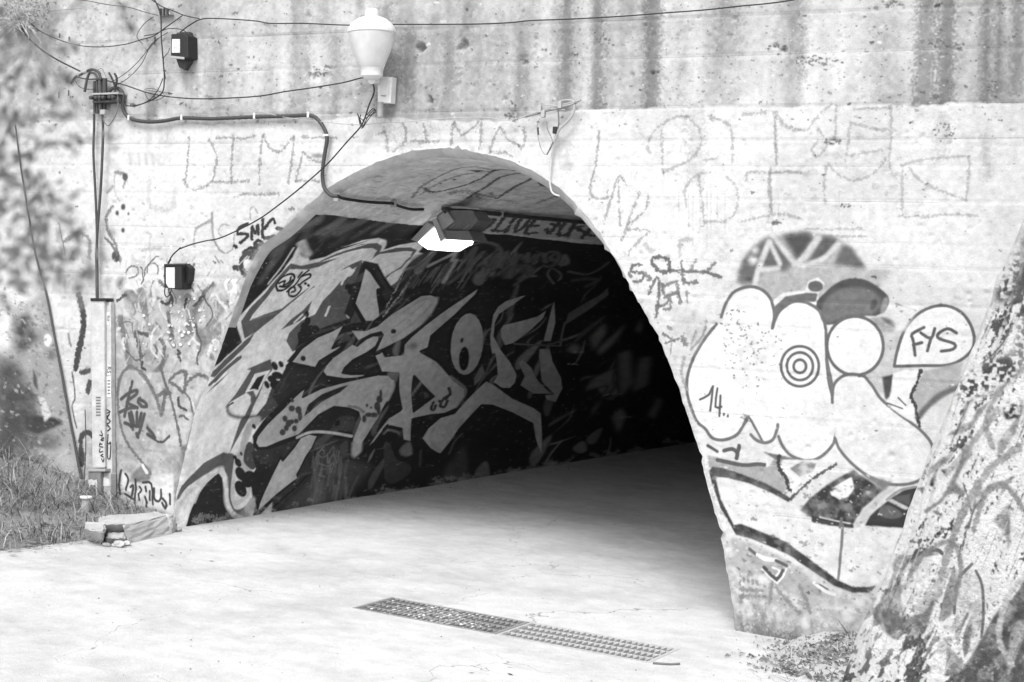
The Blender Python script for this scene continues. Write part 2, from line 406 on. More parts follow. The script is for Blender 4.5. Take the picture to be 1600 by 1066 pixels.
# tag inside the white
for s in [((440, 485), (432, 450), (470, 400), (530, 378), (555, 400), (530, 450), (480, 485), (440, 488)), ((450, 440), (490, 425), (480, 455), (520, 430), (530, 400)), ((455, 460), (500, 462), (540, 420)),
          ((605, 368), (580, 400)), ((650, 355), (600, 395), (560, 450), (505, 495)), ((600, 395), (655, 380), (660, 400), (620, 425), (590, 450)), ((580, 450), (600, 480), (560, 525), (520, 520), (520, 480), (550, 465), (560, 490), (535, 500)), ((625, 440), (632, 445)), ((645, 452), (652, 458))]:
    VL(B_(*s), 3.2, BK, sm=4)
# dark shapes in the white
V_.fill(B_((1005, 285), (960, 345), (865, 425), (800, 500), (740, 560), (690, 645), (600, 690), (520, 770), (498, 825), (540, 895), (600, 870), (660, 760), (760, 750), (920, 682), (895, 655), (950, 470), (1010, 330)), MG)
V_.fill(B_((860, 358), (900, 330), (1005, 285), (985, 320), (940, 350), (920, 330)), MG); V_.fill(B_((895, 375), (925, 345), (960, 350), (940, 385), (860, 440)), WH); VL(B_((905, 395), (880, 420), (870, 445)), 4, WH)
V_.fill(B_((672, 555), (640, 640), (590, 690), (462, 752), (530, 680), (610, 620)), MG); VL(B_((605, 650), (552, 700)), 3, WH); V_.fill(B_((750, 660), (780, 590), (795, 592), (765, 662)), WH)
for bx, by, br in [(915, 420, 5), (935, 450, 7), (930, 490, 6), (905, 465, 4), (635, 645, 4.5), (640, 690, 6), (620, 740, 9), (600, 790, 8), (610, 840, 10), (585, 880, 8), (660, 740, 5), (690, 765, 10), (640, 780, 9)]:
    V_.fill([(330 + bx / 4.264 + br * math.cos(a) * .8, 340 + by / 4.264 + br * math.sin(a) * 1.1) for a in np.linspace(0, 6.2, 14)], BK)
V_.fill(B_((560, 890), (600, 800), (660, 745), (740, 755), (760, 735), (700, 800), (620, 880), (520, 970), (500, 960)), BK)
# framed eye shape at left
V_.fill(A_((535, 75), (560, 62), (690, 5), (705, 75), (660, 130), (610, 250), (560, 370), (548, 400), (415, 640), (450, 655), (440, 720), (440, 900), (400, 860), (385, 745), (330, 740), (240, 790), (140, 860), (60, 960), (100, 850), (150, 800), (250, 700), (380, 628), (415, 640), (490, 420), (540, 330), (560, 255), (530, 230), (430, 290), (385, 335), (450, 250), (560, 80)), MG, sm=0)
V_.fill(A_((585, 105), (690, 78), (660, 130), (610, 225), (595, 260), (575, 215), (520, 230)), WH); V_.fill(A_((600, 130), (652, 108), (605, 212), (585, 205), (552, 210)), BK)
V_.fill(A_((553, 252), (440, 290), (425, 310), (410, 380), (500, 400), (520, 385), (560, 300)), WH, soft=1); V_.fill(A_((640, 215), (690, 190), (660, 290), (590, 390), (575, 385)), WH)
VL(A_((410, 318), (408, 350), (430, 380), (490, 395), (590, 388)), 4.5, .04, soft=4, op=.85); V_.fill(A_((385, 338), (440, 290), (450, 300)), .05)
V_.fill(A_((700, 185), (800, 130), (880, 190), (760, 320), (620, 430), (590, 420), (590, 390), (660, 300)), DG); V_.fill(A_((660, 255), (690, 190), (650, 190), (600, 300)), WH, op=0)
# white swoosh round black cave at the foot
V_.fill(A_((345, 762), (270, 830), (200, 930), (150, 1040), (120, 1140), (560, 1140), (560, 1066), (470, 1045), (400, 1000), (385, 900), (370, 800)), BK)
VL(A_((100, 1000), (180, 900), (270, 800), (345, 745), (380, 760), (392, 850), (400, 960), (440, 1030), (500, 1066)), 7, WH, soft=5, sm=6); VL(A_((190, 960), (230, 870), (300, 790), (350, 757)), 3, .6, soft=3)
VL(A_((60, 1050), (110, 950), (190, 860), (260, 800)), 8, .5, soft=8, op=.6)
V_.fill(A_((400, 640), (450, 650), (440, 740), (430, 850), (430, 950), (460, 1010), (530, 980), (590, 890), (600, 930), (560, 1030), (500, 1050), (440, 1010), (412, 930), (408, 800), (385, 740)), MG, sm=4)
VL(A_((468, 640), (450, 760), (438, 850), (440, 930), (465, 965), (520, 930), (550, 880)), 7, .62, soft=2, sm=6); VL(A_((590, 950), (560, 1020), (520, 1066)), 8, .55, soft=6)
VL(A_((600, 420), (560, 440), (530, 520), (500, 640), (520, 700), (540, 740), (520, 770)), 13, .5, soft=4); V_.fill(A_((540, 560), (590, 600), (590, 720), (560, 740), (510, 680)), DG, sm=4)
for bx, by, rx, ry in [(495, 637, 2, 3), (455, 662, 3, 4), (475, 697, 5, 7), (490, 770, 8, 11), (490, 870, 9, 13), (560, 800, 11, 12), (530, 830, 8, 8), (718, 52, 5, 7), (760, 40, 4, 5), (735, 115, 9, 6), (700, 140, 7, 6), (740, 180, 13, 8), (790, 165, 10, 8), (665, 175, 4, 6), (580, 455, 3, 4)]:
    V_.fill([(260 + bx / 4.264 + rx * math.cos(a) + ry * .25 * math.sin(a), 560 + by / 4.264 + ry * math.sin(a)) for a in np.linspace(0, 6.2, 16)], BK)
# black mass right of it
V_.fill(A_((570, 640), (640, 690), (800, 600), (790, 720), (600, 1000), (570, 900), (555, 800), (590, 740)), BK)
# top left letter stroke (fish)
LETT = []
def letter(pts, val=LG, ow=5.5, sm=0, out=BK):
    V_.fill(pts, val, sm=sm)
    V_.stroke(pts, ow, out, closed=True, sm=(sm if sm > 1 else 1), soft=1)
    LETT.append(pts)
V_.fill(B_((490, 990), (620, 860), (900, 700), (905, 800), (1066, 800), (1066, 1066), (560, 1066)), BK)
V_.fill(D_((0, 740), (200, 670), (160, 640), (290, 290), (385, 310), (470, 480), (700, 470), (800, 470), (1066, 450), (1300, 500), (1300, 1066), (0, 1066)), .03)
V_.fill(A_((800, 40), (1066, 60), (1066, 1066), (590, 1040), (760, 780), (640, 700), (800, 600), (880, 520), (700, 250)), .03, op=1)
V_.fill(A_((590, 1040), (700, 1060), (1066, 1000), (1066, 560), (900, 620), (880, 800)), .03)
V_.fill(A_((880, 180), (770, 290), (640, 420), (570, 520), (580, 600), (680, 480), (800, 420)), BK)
letter(B_((520, 972), (600, 872), (700, 795), (800, 752), (895, 700), (808, 868), (900, 825), (850, 880), (720, 960), (690, 1008)))
V_.fill([(330 + 610 / 4.264 + 4 * math.cos(a), 340 + 940 / 4.264 + 4.5 * math.sin(a)) for a in np.linspace(0, 6.2, 12)], BK)
letter(D_((5, 1030), (30, 985), (80, 930), (160, 875), (215, 835), (245, 850), (300, 805), (350, 782), (392, 782), (398, 812), (370, 862), (310, 905), (215, 955), (165, 1000), (150, 1030), (200, 1040), (310, 1038), (280, 1075), (150, 1080), (30, 1062)))
letter(C_((72, 570), (85, 520), (150, 440), (260, 335), (380, 215), (420, 190), (398, 255), (520, 195), (690, 150), (800, 125), (900, 105), (975, 108), (1010, 145), (1010, 200), (975, 270), (900, 410), (840, 510), (800, 570), (790, 630), (740, 670), (715, 650), (722, 540), (745, 480), (772, 410), (760, 365), (700, 340), (600, 330), (500, 385), (430, 460), (370, 520), (250, 560), (150, 602), (95, 605)))
V_.fill(C_((400, 388), (430, 310), (520, 240), (640, 192), (700, 178), (640, 228), (520, 292), (440, 360)), .03)
V_.fill(C_((410, 492), (480, 412), (560, 352), (660, 330), (740, 350), (768, 400), (745, 480), (720, 520), (560, 500), (450, 497)), .03)
V_.fill(C_((600, 440), (640, 392), (720, 385), (745, 420), (725, 490), (600, 470)), DG, sm=3); V_.fill(C_((610, 420), (640, 410), (645, 450), (610, 455)), BK)
VL(C_((700, 320), (760, 330), (800, 360)), 4, .25); V_.fill(C_((700, 340), (740, 335), (790, 420), (740, 520), (730, 510), (768, 410)), LG, op=.0)
# 3D drop under letters
V_.fill(C_((60, 620), (200, 600), (370, 535), (390, 560), (280, 700), (200, 690), (120, 705), (70, 660)), .04, sm=3)
letter(C_((380, 530), (440, 503), (500, 515), (462, 600), (420, 655), (372, 745), (355, 772), (362, 800), (200, 930), (85, 1040), (100, 970), (160, 830), (245, 660), (262, 680), (340, 590)), val=.54, ow=4)
V_.fill(C_((500, 520), (560, 530), (700, 540), (720, 560), (650, 560), (540, 570), (480, 680), (455, 720), (462, 745), (370, 870), (250, 980), (190, 1040), (150, 1040), (200, 940), (365, 800), (360, 770), (430, 650)), .045); VL(C_((520, 520), (450, 690), (460, 740), (360, 850), (200, 990)), 3.4, BK, sm=1)
V_.fill(C_((60, 1100), (190, 960), (180, 1060)), .6); V_.fill(C_((0, 1000), (60, 920), (80, 940), (20, 1060)), .5, soft=2)
VL(C_((360, 530), (430, 500), (500, 492), (600, 500), (722, 522)), 4.2, .62, soft=1.5)
# scratched grey panel below
V_.fill(C_((480, 700), (540, 575), (660, 575), (650, 680), (740, 680), (860, 720), (720, 900), (600, 960), (400, 1010), (300, 1040), (250, 1020), (450, 800)), .085, soft=5, op=.9)
for k in range(70):
    x = RS.uniform(455, 700); y = RS.uniform(600, 900); L = RS.uniform(30, 130)
    VL(C_((x, y), (x - L * .12, y + L)), RS.uniform(1.2, 3.5), RS.uniform(.12, .26), soft=2.5, op=.45, sm=1)
V_.fill(C_((470, 830), (540, 820), (520, 960), (440, 1000)), .2, soft=5, op=.6); VL(C_((760, 790), (720, 870), (690, 960)), 2.5, .2, soft=3, op=.6); VL(C_((540, 580), (470, 700), (480, 860), (450, 1010)), 2.5, .2, soft=2, op=.7)
for s in [((540, 590), (500, 640), (540, 660), (600, 590)), ((560, 640), (560, 700), (600, 640), (620, 700), (640, 620)), ((500, 700), (560, 720), (600, 700), (580, 760)), ((500, 780), (540, 790))]:
    VL(C_(*s), 1.6, .28, op=.7)
# spots in the bean
for bx, by, rx, ry in [(275, 403, 4, 5), (320, 335, 5, 5), (365, 345, 5, 6), (375, 385, 3.5, 8), (350, 420, 4, 4), (300, 435, 5, 6), (285, 465, 4, 5), (260, 495, 5, 5), (340, 468, 4, 5), (325, 285, 2.5, 2.5), (320, 425, 4, 4),
                      (915, 235, 2.5, 6), (905, 275, 5, 6), (890, 320, 5, 7), (900, 350, 3, 7), (870, 380, 6, 4), (835, 378, 6, 3.5), (805, 405, 3.5, 6), (822, 315, 2, 3), (850, 330, 2, 2)]:
    V_.fill([(380 + bx / 4.264 + rx * math.cos(a), 560 + by / 4.264 + ry * math.sin(a)) for a in np.linspace(0, 6.2, 14)], .07)
VL(C_((995, 150), (1000, 200), (960, 280)), 3, .55, soft=4); V_.fill(C_((725, 560), (760, 540), (795, 560), (790, 620), (740, 668), (718, 650)), .55, soft=2, op=.8)
VL(C_((560, 200), (450, 250), (390, 300)), 3, .5, soft=4, op=.7)
# arrow
V_.fill(D_((385, 312), (440, 410), (505, 500), (430, 650), (340, 700), (395, 480)), .02); V_.fill(D_((240, 600), (290, 700), (190, 715)), DG); VL(D_((235, 600), (290, 705), (185, 718)), 4, BK, sm=1)
letter(D_((300, 322), (345, 362), (425, 480), (387, 484), (402, 600), (405, 660), (350, 700), (292, 700), (225, 578), (258, 480)), val=.56)
V_.fill(D_((385, 345), (465, 485), (500, 500), (440, 560), (412, 500), (435, 478), (372, 380)), .04)
V_.fill(D_((160, 760), (230, 825), (110, 840)), DG); VL(D_((168, 745), (85, 865), (200, 825)), 4.4, BK, sm=1)
letter(D_((182, 742), (300, 745), (375, 715), (470, 640), (560, 585), (670, 515), (735, 508), (790, 525), (788, 570), (750, 640), (680, 720), (560, 812), (440, 872), (345, 912), (372, 865), (408, 785), (395, 768), (330, 785), (245, 832)))
for s in [((430, 760), (560, 680), (690, 570)), ((480, 800), (620, 700), (740, 580)), ((540, 640), (640, 570), (700, 545))]: VL(D_(*s), 3, .24, soft=4, op=.5)
VL(D_((600, 760), (700, 680), (760, 590), (775, 540)), 4, .5, soft=5, op=.6)
V_.fill([(500 + 485 / 4.264 + 4.5 * math.cos(a), 340 + 758 / 4.264 + 4 * math.sin(a)) for a in np.linspace(0, 6.2, 12)], BK)
# horn + K
letter(D_((352, 918), (420, 890), (432, 922), (545, 910), (552, 850), (600, 795), (690, 718), (850, 598), (960, 525), (1070, 455), (1040, 512), (900, 650), (742, 790), (722, 872), (670, 892), (780, 955)) +
       E_((400, 150), (470, 230), (545, 288), (542, 338), (482, 422), (400, 458), (300, 468), (190, 492), (185, 650), (120, 636), (112, 558), (40, 542), (0, 562)) + C_((960, 450), (880, 560), (800, 630), (900, 480), (960, 400), (1040, 350)) + E_((110, 425), (90, 190), (0, 182)) + D_((400, 1035),), val=.50, ow=4.6)
V_.fill(E_((200, 205), (330, 342), (195, 442)), .03); VL(E_((200, 205), (330, 342), (195, 442), (200, 205)), 3.5, BK, sm=1); V_.fill(E_((262, 310), (290, 320), (300, 345), (268, 355)), .1)
V_.fill([(600 + 190 / 4.264 + 7 * math.cos(a), 540 + 5 / 4.264 + 6 * math.sin(a)) for a in np.linspace(0, 6.2, 12)], .14, soft=4)
for s in [((325, 380), (310, 420), (330, 430), (340, 400)), ((430, 285), (440, 320), (410, 360)), ((440, 330), (400, 350), (370, 400), (400, 410), (420, 370)), ((365, 370), (375, 380))]: VL(E_(*s), 4, .05, sm=3)
VL(E_((440, 210), (530, 280), (535, 330), (480, 410)), 3, .46, soft=4, op=.7)
# O
def ell(cx, cy, rx, ry, t=0, n=20): return [(cx + rx * math.cos(a) * math.cos(t) - ry * math.sin(a) * math.sin(t), cy + rx * math.cos(a) * math.sin(t) + ry * math.sin(a) * math.cos(t)) for a in np.linspace(0, 2 * math.pi, n, endpoint=False)]
letter(ell(729, 538, 28, 51, .12), val=.46, ow=5); V_.fill(ell(724.5, 561, 8, 19, .05), .015); V_.fill(ell(721, 532, 2.5, 4, .3), .03); V_.fill(E_((600, 215), (650, 125), (670, 190), (640, 230), (600, 270)), .24)
# following letters
letter(F_((545, 508), (480, 520), (380, 552), (325, 590), (288, 650), (268, 790), (270, 850), (290, 950), (300, 1030), (310, 1066)) + E_((730, 60), (745, 200), (700, 270), (790, 290), (840, 290), (880, 245), (890, 190)) + F_((465, 1045), (420, 960), (362, 885), (310, 790), (318, 700), (345, 645), (440, 585)), val=.54, ow=4)
letter(F_((670, 600), (640, 675), (540, 765), (440, 842), (370, 860), (340, 800), (338, 745), (360, 712), (480, 685), (590, 655)), val=.50, ow=4)
letter(F_((718, 520), (722, 700), (690, 832), (622, 832), (650, 720), (680, 600)), val=.50, ow=4); letter(F_((600, 872), (682, 872), (700, 955), (760, 1066), (770, 1140), (720, 1240), (650, 1220), (610, 1066), (595, 930)), val=.46, ow=3)
letter(F_((452, 965), (500, 940), (560, 1000), (600, 1080), (700, 1180), (560, 1180), (470, 1120), (500, 1060)), val=.40, ow=3)
VL(F_((440, 843), (560, 850), (745, 856), (755, 790), (775, 700)), 2.6, .2, sm=1)
V_.fill(F_((1066, 470), (1000, 525), (900, 580), (800, 640), (775, 715), (850, 670), (960, 600), (1066, 520)), .2); VL(F_((700, 440), (660, 380), (690, 340), (750, 380), (730, 420)), 3, .14)
# lower X legs
letter(E_((245, 622), (290, 552), (370, 480), (465, 452), (560, 348), (680, 232), (740, 262), (860, 350), (1000, 412), (1052, 450), (1060, 600), (1060, 700), (1045, 750), (1000, 620), (985, 522), (850, 452), (720, 402), (650, 398), (580, 470), (500, 560), (440, 650), (370, 730), (300, 690)), val=.54, ow=3.5)
VL(E_((330, 560), (305, 610), (330, 670), (360, 700)), 4, .4, soft=5); V_.fill(E_((0, 660), (40, 660), (80, 760), (160, 790), (170, 850), (60, 920), (0, 880)), .06, sm=3); V_.fill(E_((400, 830), (540, 650), (560, 880), (380, 920)), .07, soft=4)
VL(E_((0, 590), (30, 565), (90, 580), (100, 590)), 4, .17); VL(E_((430, 720), (470, 640), (520, 590)), 3, .12, soft=2); VL(E_((240, 700), (235, 800)), 3, .1, soft=3)
# top right tags, misc
for k in range(40):
    x = 640 + RS.uniform(0, 140); y = 430 - (x - 640) * .28 + RS.uniform(-4, 22); L = RS.uniform(14, 34)
    VL([(x, y), (x - L * .7, y + L)], RS.uniform(1.5, 4.5), RS.uniform(.12, .4), soft=3, op=.6, sm=1, taper=2)
for s in [((740, 230), (650, 320), (560, 352)), ((930, 215), (830, 270), (720, 325)), ((900, 235), (880, 290), (905, 290), (820, 430)), ((830, 270), (900, 230))]: VL(D_(*s), 4.5, .5, soft=3, sm=3, op=.85)
for s in [((100, 300), (180, 200), (120, 360), (230, 230), (90, 370), (0, 440)), ((200, 320), (240, 295), (270, 330), (330, 240), (300, 350), (390, 230)), ((120, 190), (230, 165), (310, 180), (350, 230), (330, 330)),
          ((350, 330), (390, 250), (370, 300), (400, 260), (420, 300), (445, 240), (440, 300), (480, 250), (500, 280), (530, 240), (530, 300), (580, 250), (570, 310), (610, 240), (640, 260)),
          ((650, 300), (640, 260), (680, 230), (730, 240), (735, 280), (690, 325), (640, 325)), ((700, 250), (680, 270), (700, 290)), ((330, 380), (440, 300), (410, 400), (520, 320), (540, 380), (470, 410), (560, 350)), ((440, 450), (520, 400), (580, 390)), ((380, 400), (480, 340), (400, 380))]:
    VL(F_(*s), 5, .17, soft=3, op=.7, sm=3)
VL(F_((400, 370), (460, 330), (530, 350)), 16, .12, soft=6, op=.7); VL(F_((1066, 300), (1000, 350), (920, 380), (800, 360)), 4, .14, soft=2); VL(F_((830, 420), (930, 410), (1000, 420), (920, 460)), 6, .1, soft=4)
for x0, y0, x1, y1 in [(620, 385, 420, 660), (560, 360, 440, 600), (610, 390, 520, 540)]:
    VL(D_((x0, y0), ((x0 + x1) / 2, (y0 + y1) / 2 + 12), (x1, y1)), 1.6, .45, rough=.9, op=.8)
V_.fill(D_((580, 470), (640, 480), (620, 510), (560, 520)), BK); V_.fill(D_((640, 250), (740, 220), (700, 330), (640, 420), (540, 500), (560, 400)), .05, soft=3, op=.7)
# deep part: dim diagonal shapes
for q in [((360, 170), (440, 90), (450, 140), (380, 240)), ((400, 240), (560, 90), (500, 190), (420, 270)), ((520, 260), (580, 240), (600, 420), (530, 500)), ((480, 610), (530, 560), (560, 600), (520, 700)), ((380, 400), (500, 340), (480, 430), (340, 460)), ((640, 280), (700, 280), (680, 430), (600, 470)),
          ((680, 600), (740, 500), (760, 520), (720, 620)), ((610, 130), (650, 60), (640, 140)), ((360, 620), (480, 420), (500, 440), (380, 560)), ((230, 240), (270, 200), (310, 230), (280, 260))]:
    V_.fill(G_(*q), .34, soft=3, op=.75)
for s in [((40, 438), (140, 432)), ((430, 488), (540, 482)), ((520, 618), (590, 606)), ((100, 765), (190, 756)), ((270, 250), (320, 250)), ((240, 315), (290, 320))]: VL(G_(*s), 1.6, .5, rough=.9, op=.8, sm=1)
for k in range(420):                                           # flecks of bare concrete
    x = RS.uniform(400, 1090); y = RS.uniform(400, 790); VL([(x, y), (x + RS.uniform(.3, 1.4), y)], RS.uniform(.6, 1.6), RS.uniform(.15, .5), sm=1, op=.7)
# older layers showing as dim greys inside the black
OLD = Canvas(TW, TH, 0, px2vault); r9 = np.random.RandomState(19)
for k in range(120):
    x, y = r9.uniform(400, 1070), r9.uniform(400, 770); a = r9.uniform(-1.3, -.3); L = r9.uniform(20, 70); wv_ = r9.uniform(4, 14)
    if x + L * .9 > 930 and y - L < 400 + (x + L - 930) * 1.75: continue
    if k % 2: OLD.stroke([(x, y), (x + L * .5 * math.cos(a) + r9.uniform(-12, 12), y + L * .5 * math.sin(a)), (x + L * math.cos(a), y + L * math.sin(a))], wv_ * .5, r9.uniform(.05, .14), soft=2.5, op=.9, taper=2)
    else: OLD.fill([(x, y), (x + wv_, y - wv_ * .3), (x + L * math.cos(a), y + L * math.sin(a)), (x + L * .4 * math.cos(a) - wv_, y + L * .4 * math.sin(a))], r9.uniform(.04, .12), sm=3, soft=1.5)
deepk = np.clip((np.arange(TW)[None, :] * TRES - 1.2) / 2.5, 0, 1); V_.a = np.where(V_.a < .06, np.maximum(V_.a, OLD.a * (1 + 1.6 * deepk)), V_.a)  # greys painted paler with depth to make up for weak light inside
# drips / scuffed base, worn paint
for k in range(60):
    x = RS.uniform(300, 1060); yb = 822 - (x - 300) * .163; VL([(x, yb - RS.uniform(0, 14)), (x + RS.uniform(4, 30), yb - RS.uniform(0, 12))], RS.uniform(2, 6), .3, soft=2, op=.5, rough=.8)
wn = fbm(TH, TW, 9, 3, 21); V_.a *= (1 + 0.13 * wn); wn = fbm(TH, TW, 60, 4, 22); V_.a *= (1 + 0.12 * wn)
V_.a += np.clip(fbm(TH, TW, 5, 3, 23, ax=2.5) - .66, 0, 1) * .14
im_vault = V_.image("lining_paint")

# ================================================================== PAINT: facade
FX0, FX1, FZ0, FZ1 = -6.0, 5.4, -0.35, 5.4; FRES = 0.0042
FW, FH = int((FX1 - FX0) / FRES), int((FZ1 - FZ0) / FRES)
def px2fac(x, y):
    p = at_y(x, y); return ((p[0] - FX0) / FRES, (p[2] - FZ0) / FRES)
P_ = Canvas(FW, FH, 0.36, px2fac)
PL = lambda p, w, v, **k: P_.stroke(p, w, v, **k)
P_.a += 0.05 * fbm(FH, FW, 160, 6, 31) + .03 * fbm(FH, FW, 14, 3, 32)
# dark streaks, mostly run-off, and pale runs on bare concrete
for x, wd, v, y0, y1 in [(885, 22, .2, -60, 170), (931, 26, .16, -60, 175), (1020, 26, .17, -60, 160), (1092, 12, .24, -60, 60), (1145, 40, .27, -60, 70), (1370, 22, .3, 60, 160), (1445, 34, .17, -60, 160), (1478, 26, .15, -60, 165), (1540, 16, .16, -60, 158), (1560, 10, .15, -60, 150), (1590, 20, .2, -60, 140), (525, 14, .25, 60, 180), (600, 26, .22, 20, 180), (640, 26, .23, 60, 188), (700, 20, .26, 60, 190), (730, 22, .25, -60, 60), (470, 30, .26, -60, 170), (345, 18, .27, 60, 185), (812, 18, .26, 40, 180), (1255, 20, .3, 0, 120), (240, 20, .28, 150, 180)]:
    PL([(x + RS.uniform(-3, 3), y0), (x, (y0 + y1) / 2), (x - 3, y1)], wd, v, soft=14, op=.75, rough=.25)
for x, wd, v in [(915, 14, .5), (960, 10, .42), (1085, 16, .5), (760, 26, .48), (390, 24, .46), (1510, 18, .46), (1180, 60, .46), (1300, 90, .5), (440, 18, .5), (660, 14, .45), (1350, 40, .45)]:
    PL([(x, -60), (x + 2, 60), (x, 165)], wd, v, soft=16, op=.6, rough=.2)
P_.a *= 1 + .22 * np.clip(fbm(FH, FW, 260, 3, 35, ax=.12), -1, 1)
P_.a = np.clip(P_.a * 1.56, 0, .80)
# white paint below the line
top = spline([(-300, 196), (60, 190), (175, 190), (330, 196), (480, 190), (570, 182), (700, 190), (790, 188), (905, 172), (1000, 171), (1080, 165), (1200, 168), (1330, 164), (1440, 166), (1500, 160), (1600, 163), (1950, 165)], 10)
top = [(x, y + RS.uniform(-2.4, 2.2)) for x, y in top]
bm = P_.a.copy(); P_.fill(list(top) + [(2000, 1400), (-400, 1400)], .80)
white = np.clip((P_.a - .5) * 4, 0, 1)
n1 = fbm(FH, FW, 10, 4, 41, ax=1.6); n2 = fbm(FH, FW, 120, 5, 42)
chip = np.clip((n1 + .5 * n2 - .82) * 7, 0, 1); P_.a = P_.a * (1 - chip * .35) + bm * chip * .35
P_.a -= .12 * np.clip(n2 + .2, 0, 1) * white
for x, y, wd, L, v in [(1085, 178, 30, 100, .5), (1540, 215, 16, 60, .4), (1470, 190, 26, 40, .5), (800, 190, 16, 40, .5), (640, 188, 60, 10, .5), (262, 195, 10, 50, .5), (250, 195, 8, 60, .55), (232, 200, 6, 50, .6), (885, 200, 20, 60, .6)]:
    PL([(x, y), (x, y + L)], wd, v, soft=12, op=.5, rough=.4)
for x, L in [(1075, 70), (1082, 86), (1093, 60), (1104, 90), (1110, 70), (1120, 50), (1132, 60), (1200, 50), (1205, 70), (1215, 40), (1060, 40), (1310, 60)]:
    PL([(x, 300), (x, 300 + L)], 1.6, .55, soft=1.5, op=.7, sm=1, rough=.5)
# lower third: greyer, weathered
P_.fill([(175, 480), (290, 470), (400, 400), (300, 700), (280, 860), (100, 900), (130, 640)], .42, soft=18, op=.8, noise=.3)
P_.fill([(1120, 840), (1300, 900), (1400, 930), (1500, 1100), (1150, 1100)], .4, soft=14, op=.75, noise=.4)
P_.fill([(1185, 375), (1330, 375), (1600, 500), (1600, 640), (1430, 640), (1330, 500), (1160, 440)], .6, soft=14, op=.5)
I_ = WN(100, 160, 4.264); J_ = WN(160, 370, 4.264); K_ = WN(160, 570, 4.44); L_ = WN(280, 170, 4.264); M_ = WN(570, 150, 4.571); N_ = WN(900, 160, 4.443)
O_ = WN(1150, 320, 3.553); Q_ = WN(1080, 680, 3.808); R_ = WN(960, 330, 3.135); S_ = WN(1240, 330, 2.96); T_ = WN(0, 350, 2.665)
fa = dict(rough=.55, soft=1.6)
# faint DIMA lettering, left / above arch / right
for s in [((65, 185), (60, 300), (50, 430), (42, 505)), ((45, 505), (110, 545), (215, 490), (240, 400), (250, 320), (230, 260), (200, 215)), ((360, 185), (352, 350), (350, 505)), ((250, 200), (340, 195), (430, 205), (505, 180)), ((230, 490), (350, 490), (470, 480)),
          ((540, 505), (540, 350), (555, 180)), ((565, 180), (600, 260), (660, 290), (710, 250), (760, 185)), ((765, 190), (750, 350), (728, 495)), ((775, 490), (800, 400), (825, 290)), ((825, 290), (880, 340), (960, 360)), ((820, 190), (900, 195), (990, 190), (1050, 200)), ((780, 485), (870, 480), (930, 490)), ((370, 590), (450, 570), (520, 575), (660, 570))]:
    PL(L_(*s), 3.4, .25, op=.62, **fa)
for s in [((130, 225), (150, 320), (160, 400)), ((85, 280), (130, 260)), ((265, 200), (290, 260), (270, 340), (200, 390)), ((415, 200), (435, 320)), ((330, 325), (430, 330), (510, 330)), ((630, 180), (610, 340)), ((635, 200), (690, 280), (740, 250), (825, 175)), ((830, 190), (820, 380)), ((965, 220), (920, 300), (890, 400)), ((965, 225), (1010, 310), (1090, 350), (1110, 375), (1140, 310), (1130, 230)), ((890, 400), (1000, 410), (1050, 440))]:
    PL(M_(*s), 4, .28, op=.6, **fa)
for s in [((155, 210), (140, 400), (95, 630), (200, 675), (220, 620)), ((245, 660), (190, 840)), ((245, 660), (290, 520), (355, 580)), ((290, 540), (295, 700), (305, 860)), ((435, 630), (380, 780), (315, 960)), ((490, 650), (485, 740), (360, 850)), ((355, 885), (430, 885), (500, 895), (450, 950), (390, 1010), (360, 1062))]:
    PL(N_(*s), 3.6, .28, op=.62, **fa)
for s in [((515, 355), (490, 300), (550, 190), (720, 95), (830, 160), (865, 270), (800, 390), (610, 480)), ((590, 200), (595, 380), (605, 515)), ((905, 100), (1030, 140), (1075, 200), (1085, 420)), ((890, 405), (980, 390)), ((1150, 90), (1310, 70)), ((1380, 70), (1375, 250), (1390, 430)), ((1390, 90), (1450, 160), (1550, 190)),
          ((765, 720), (755, 600), (830, 510), (930, 490)), ((1040, 520), (1110, 600), (1115, 730), (1050, 820), (890, 830)), ((850, 520), (870, 700), (885, 840)), ((1180, 545), (1190, 490), (1330, 490), (1550, 490)), ((1345, 470), (1335, 560), (1350, 760)), ((1145, 830), (1280, 800), (1420, 780), (1550, 810))]:
    PL(N_(*s), 4, .33, op=.55, **fa)
U_ = WN(1200, 0, 2.665)
for s in [((20, 470), (28, 560), (32, 680)), ((30, 490), (70, 530), (150, 545), (200, 490), (260, 435)), ((280, 440), (275, 590)), ((240, 690), (230, 780), (235, 850)), ((245, 680), (300, 735), (370, 750), (440, 720), (485, 660)), ((5, 720), (60, 715), (130, 720)), ((5, 720), (10, 880)), ((205, 590), (180, 620), (200, 655), (240, 600), (205, 540)), ((355, 455), (500, 450)), ((340, 510), (320, 670)), ((340, 510), (450, 540), (500, 540)), ((340, 650), (470, 625)),
          ((550, 690), (650, 665), (760, 655), (835, 652)), ((835, 655), (832, 740), (822, 835)), ((585, 700), (640, 760), (820, 835)), ((555, 690), (555, 900)), ((540, 900), (640, 905), (740, 895), (870, 900)), ((505, 440), (510, 520), (500, 700)), ((150, 955), (385, 955)), ((230, 985), (410, 988))]:
    PL(U_(*s), 3.8, .36, op=.55, **fa)
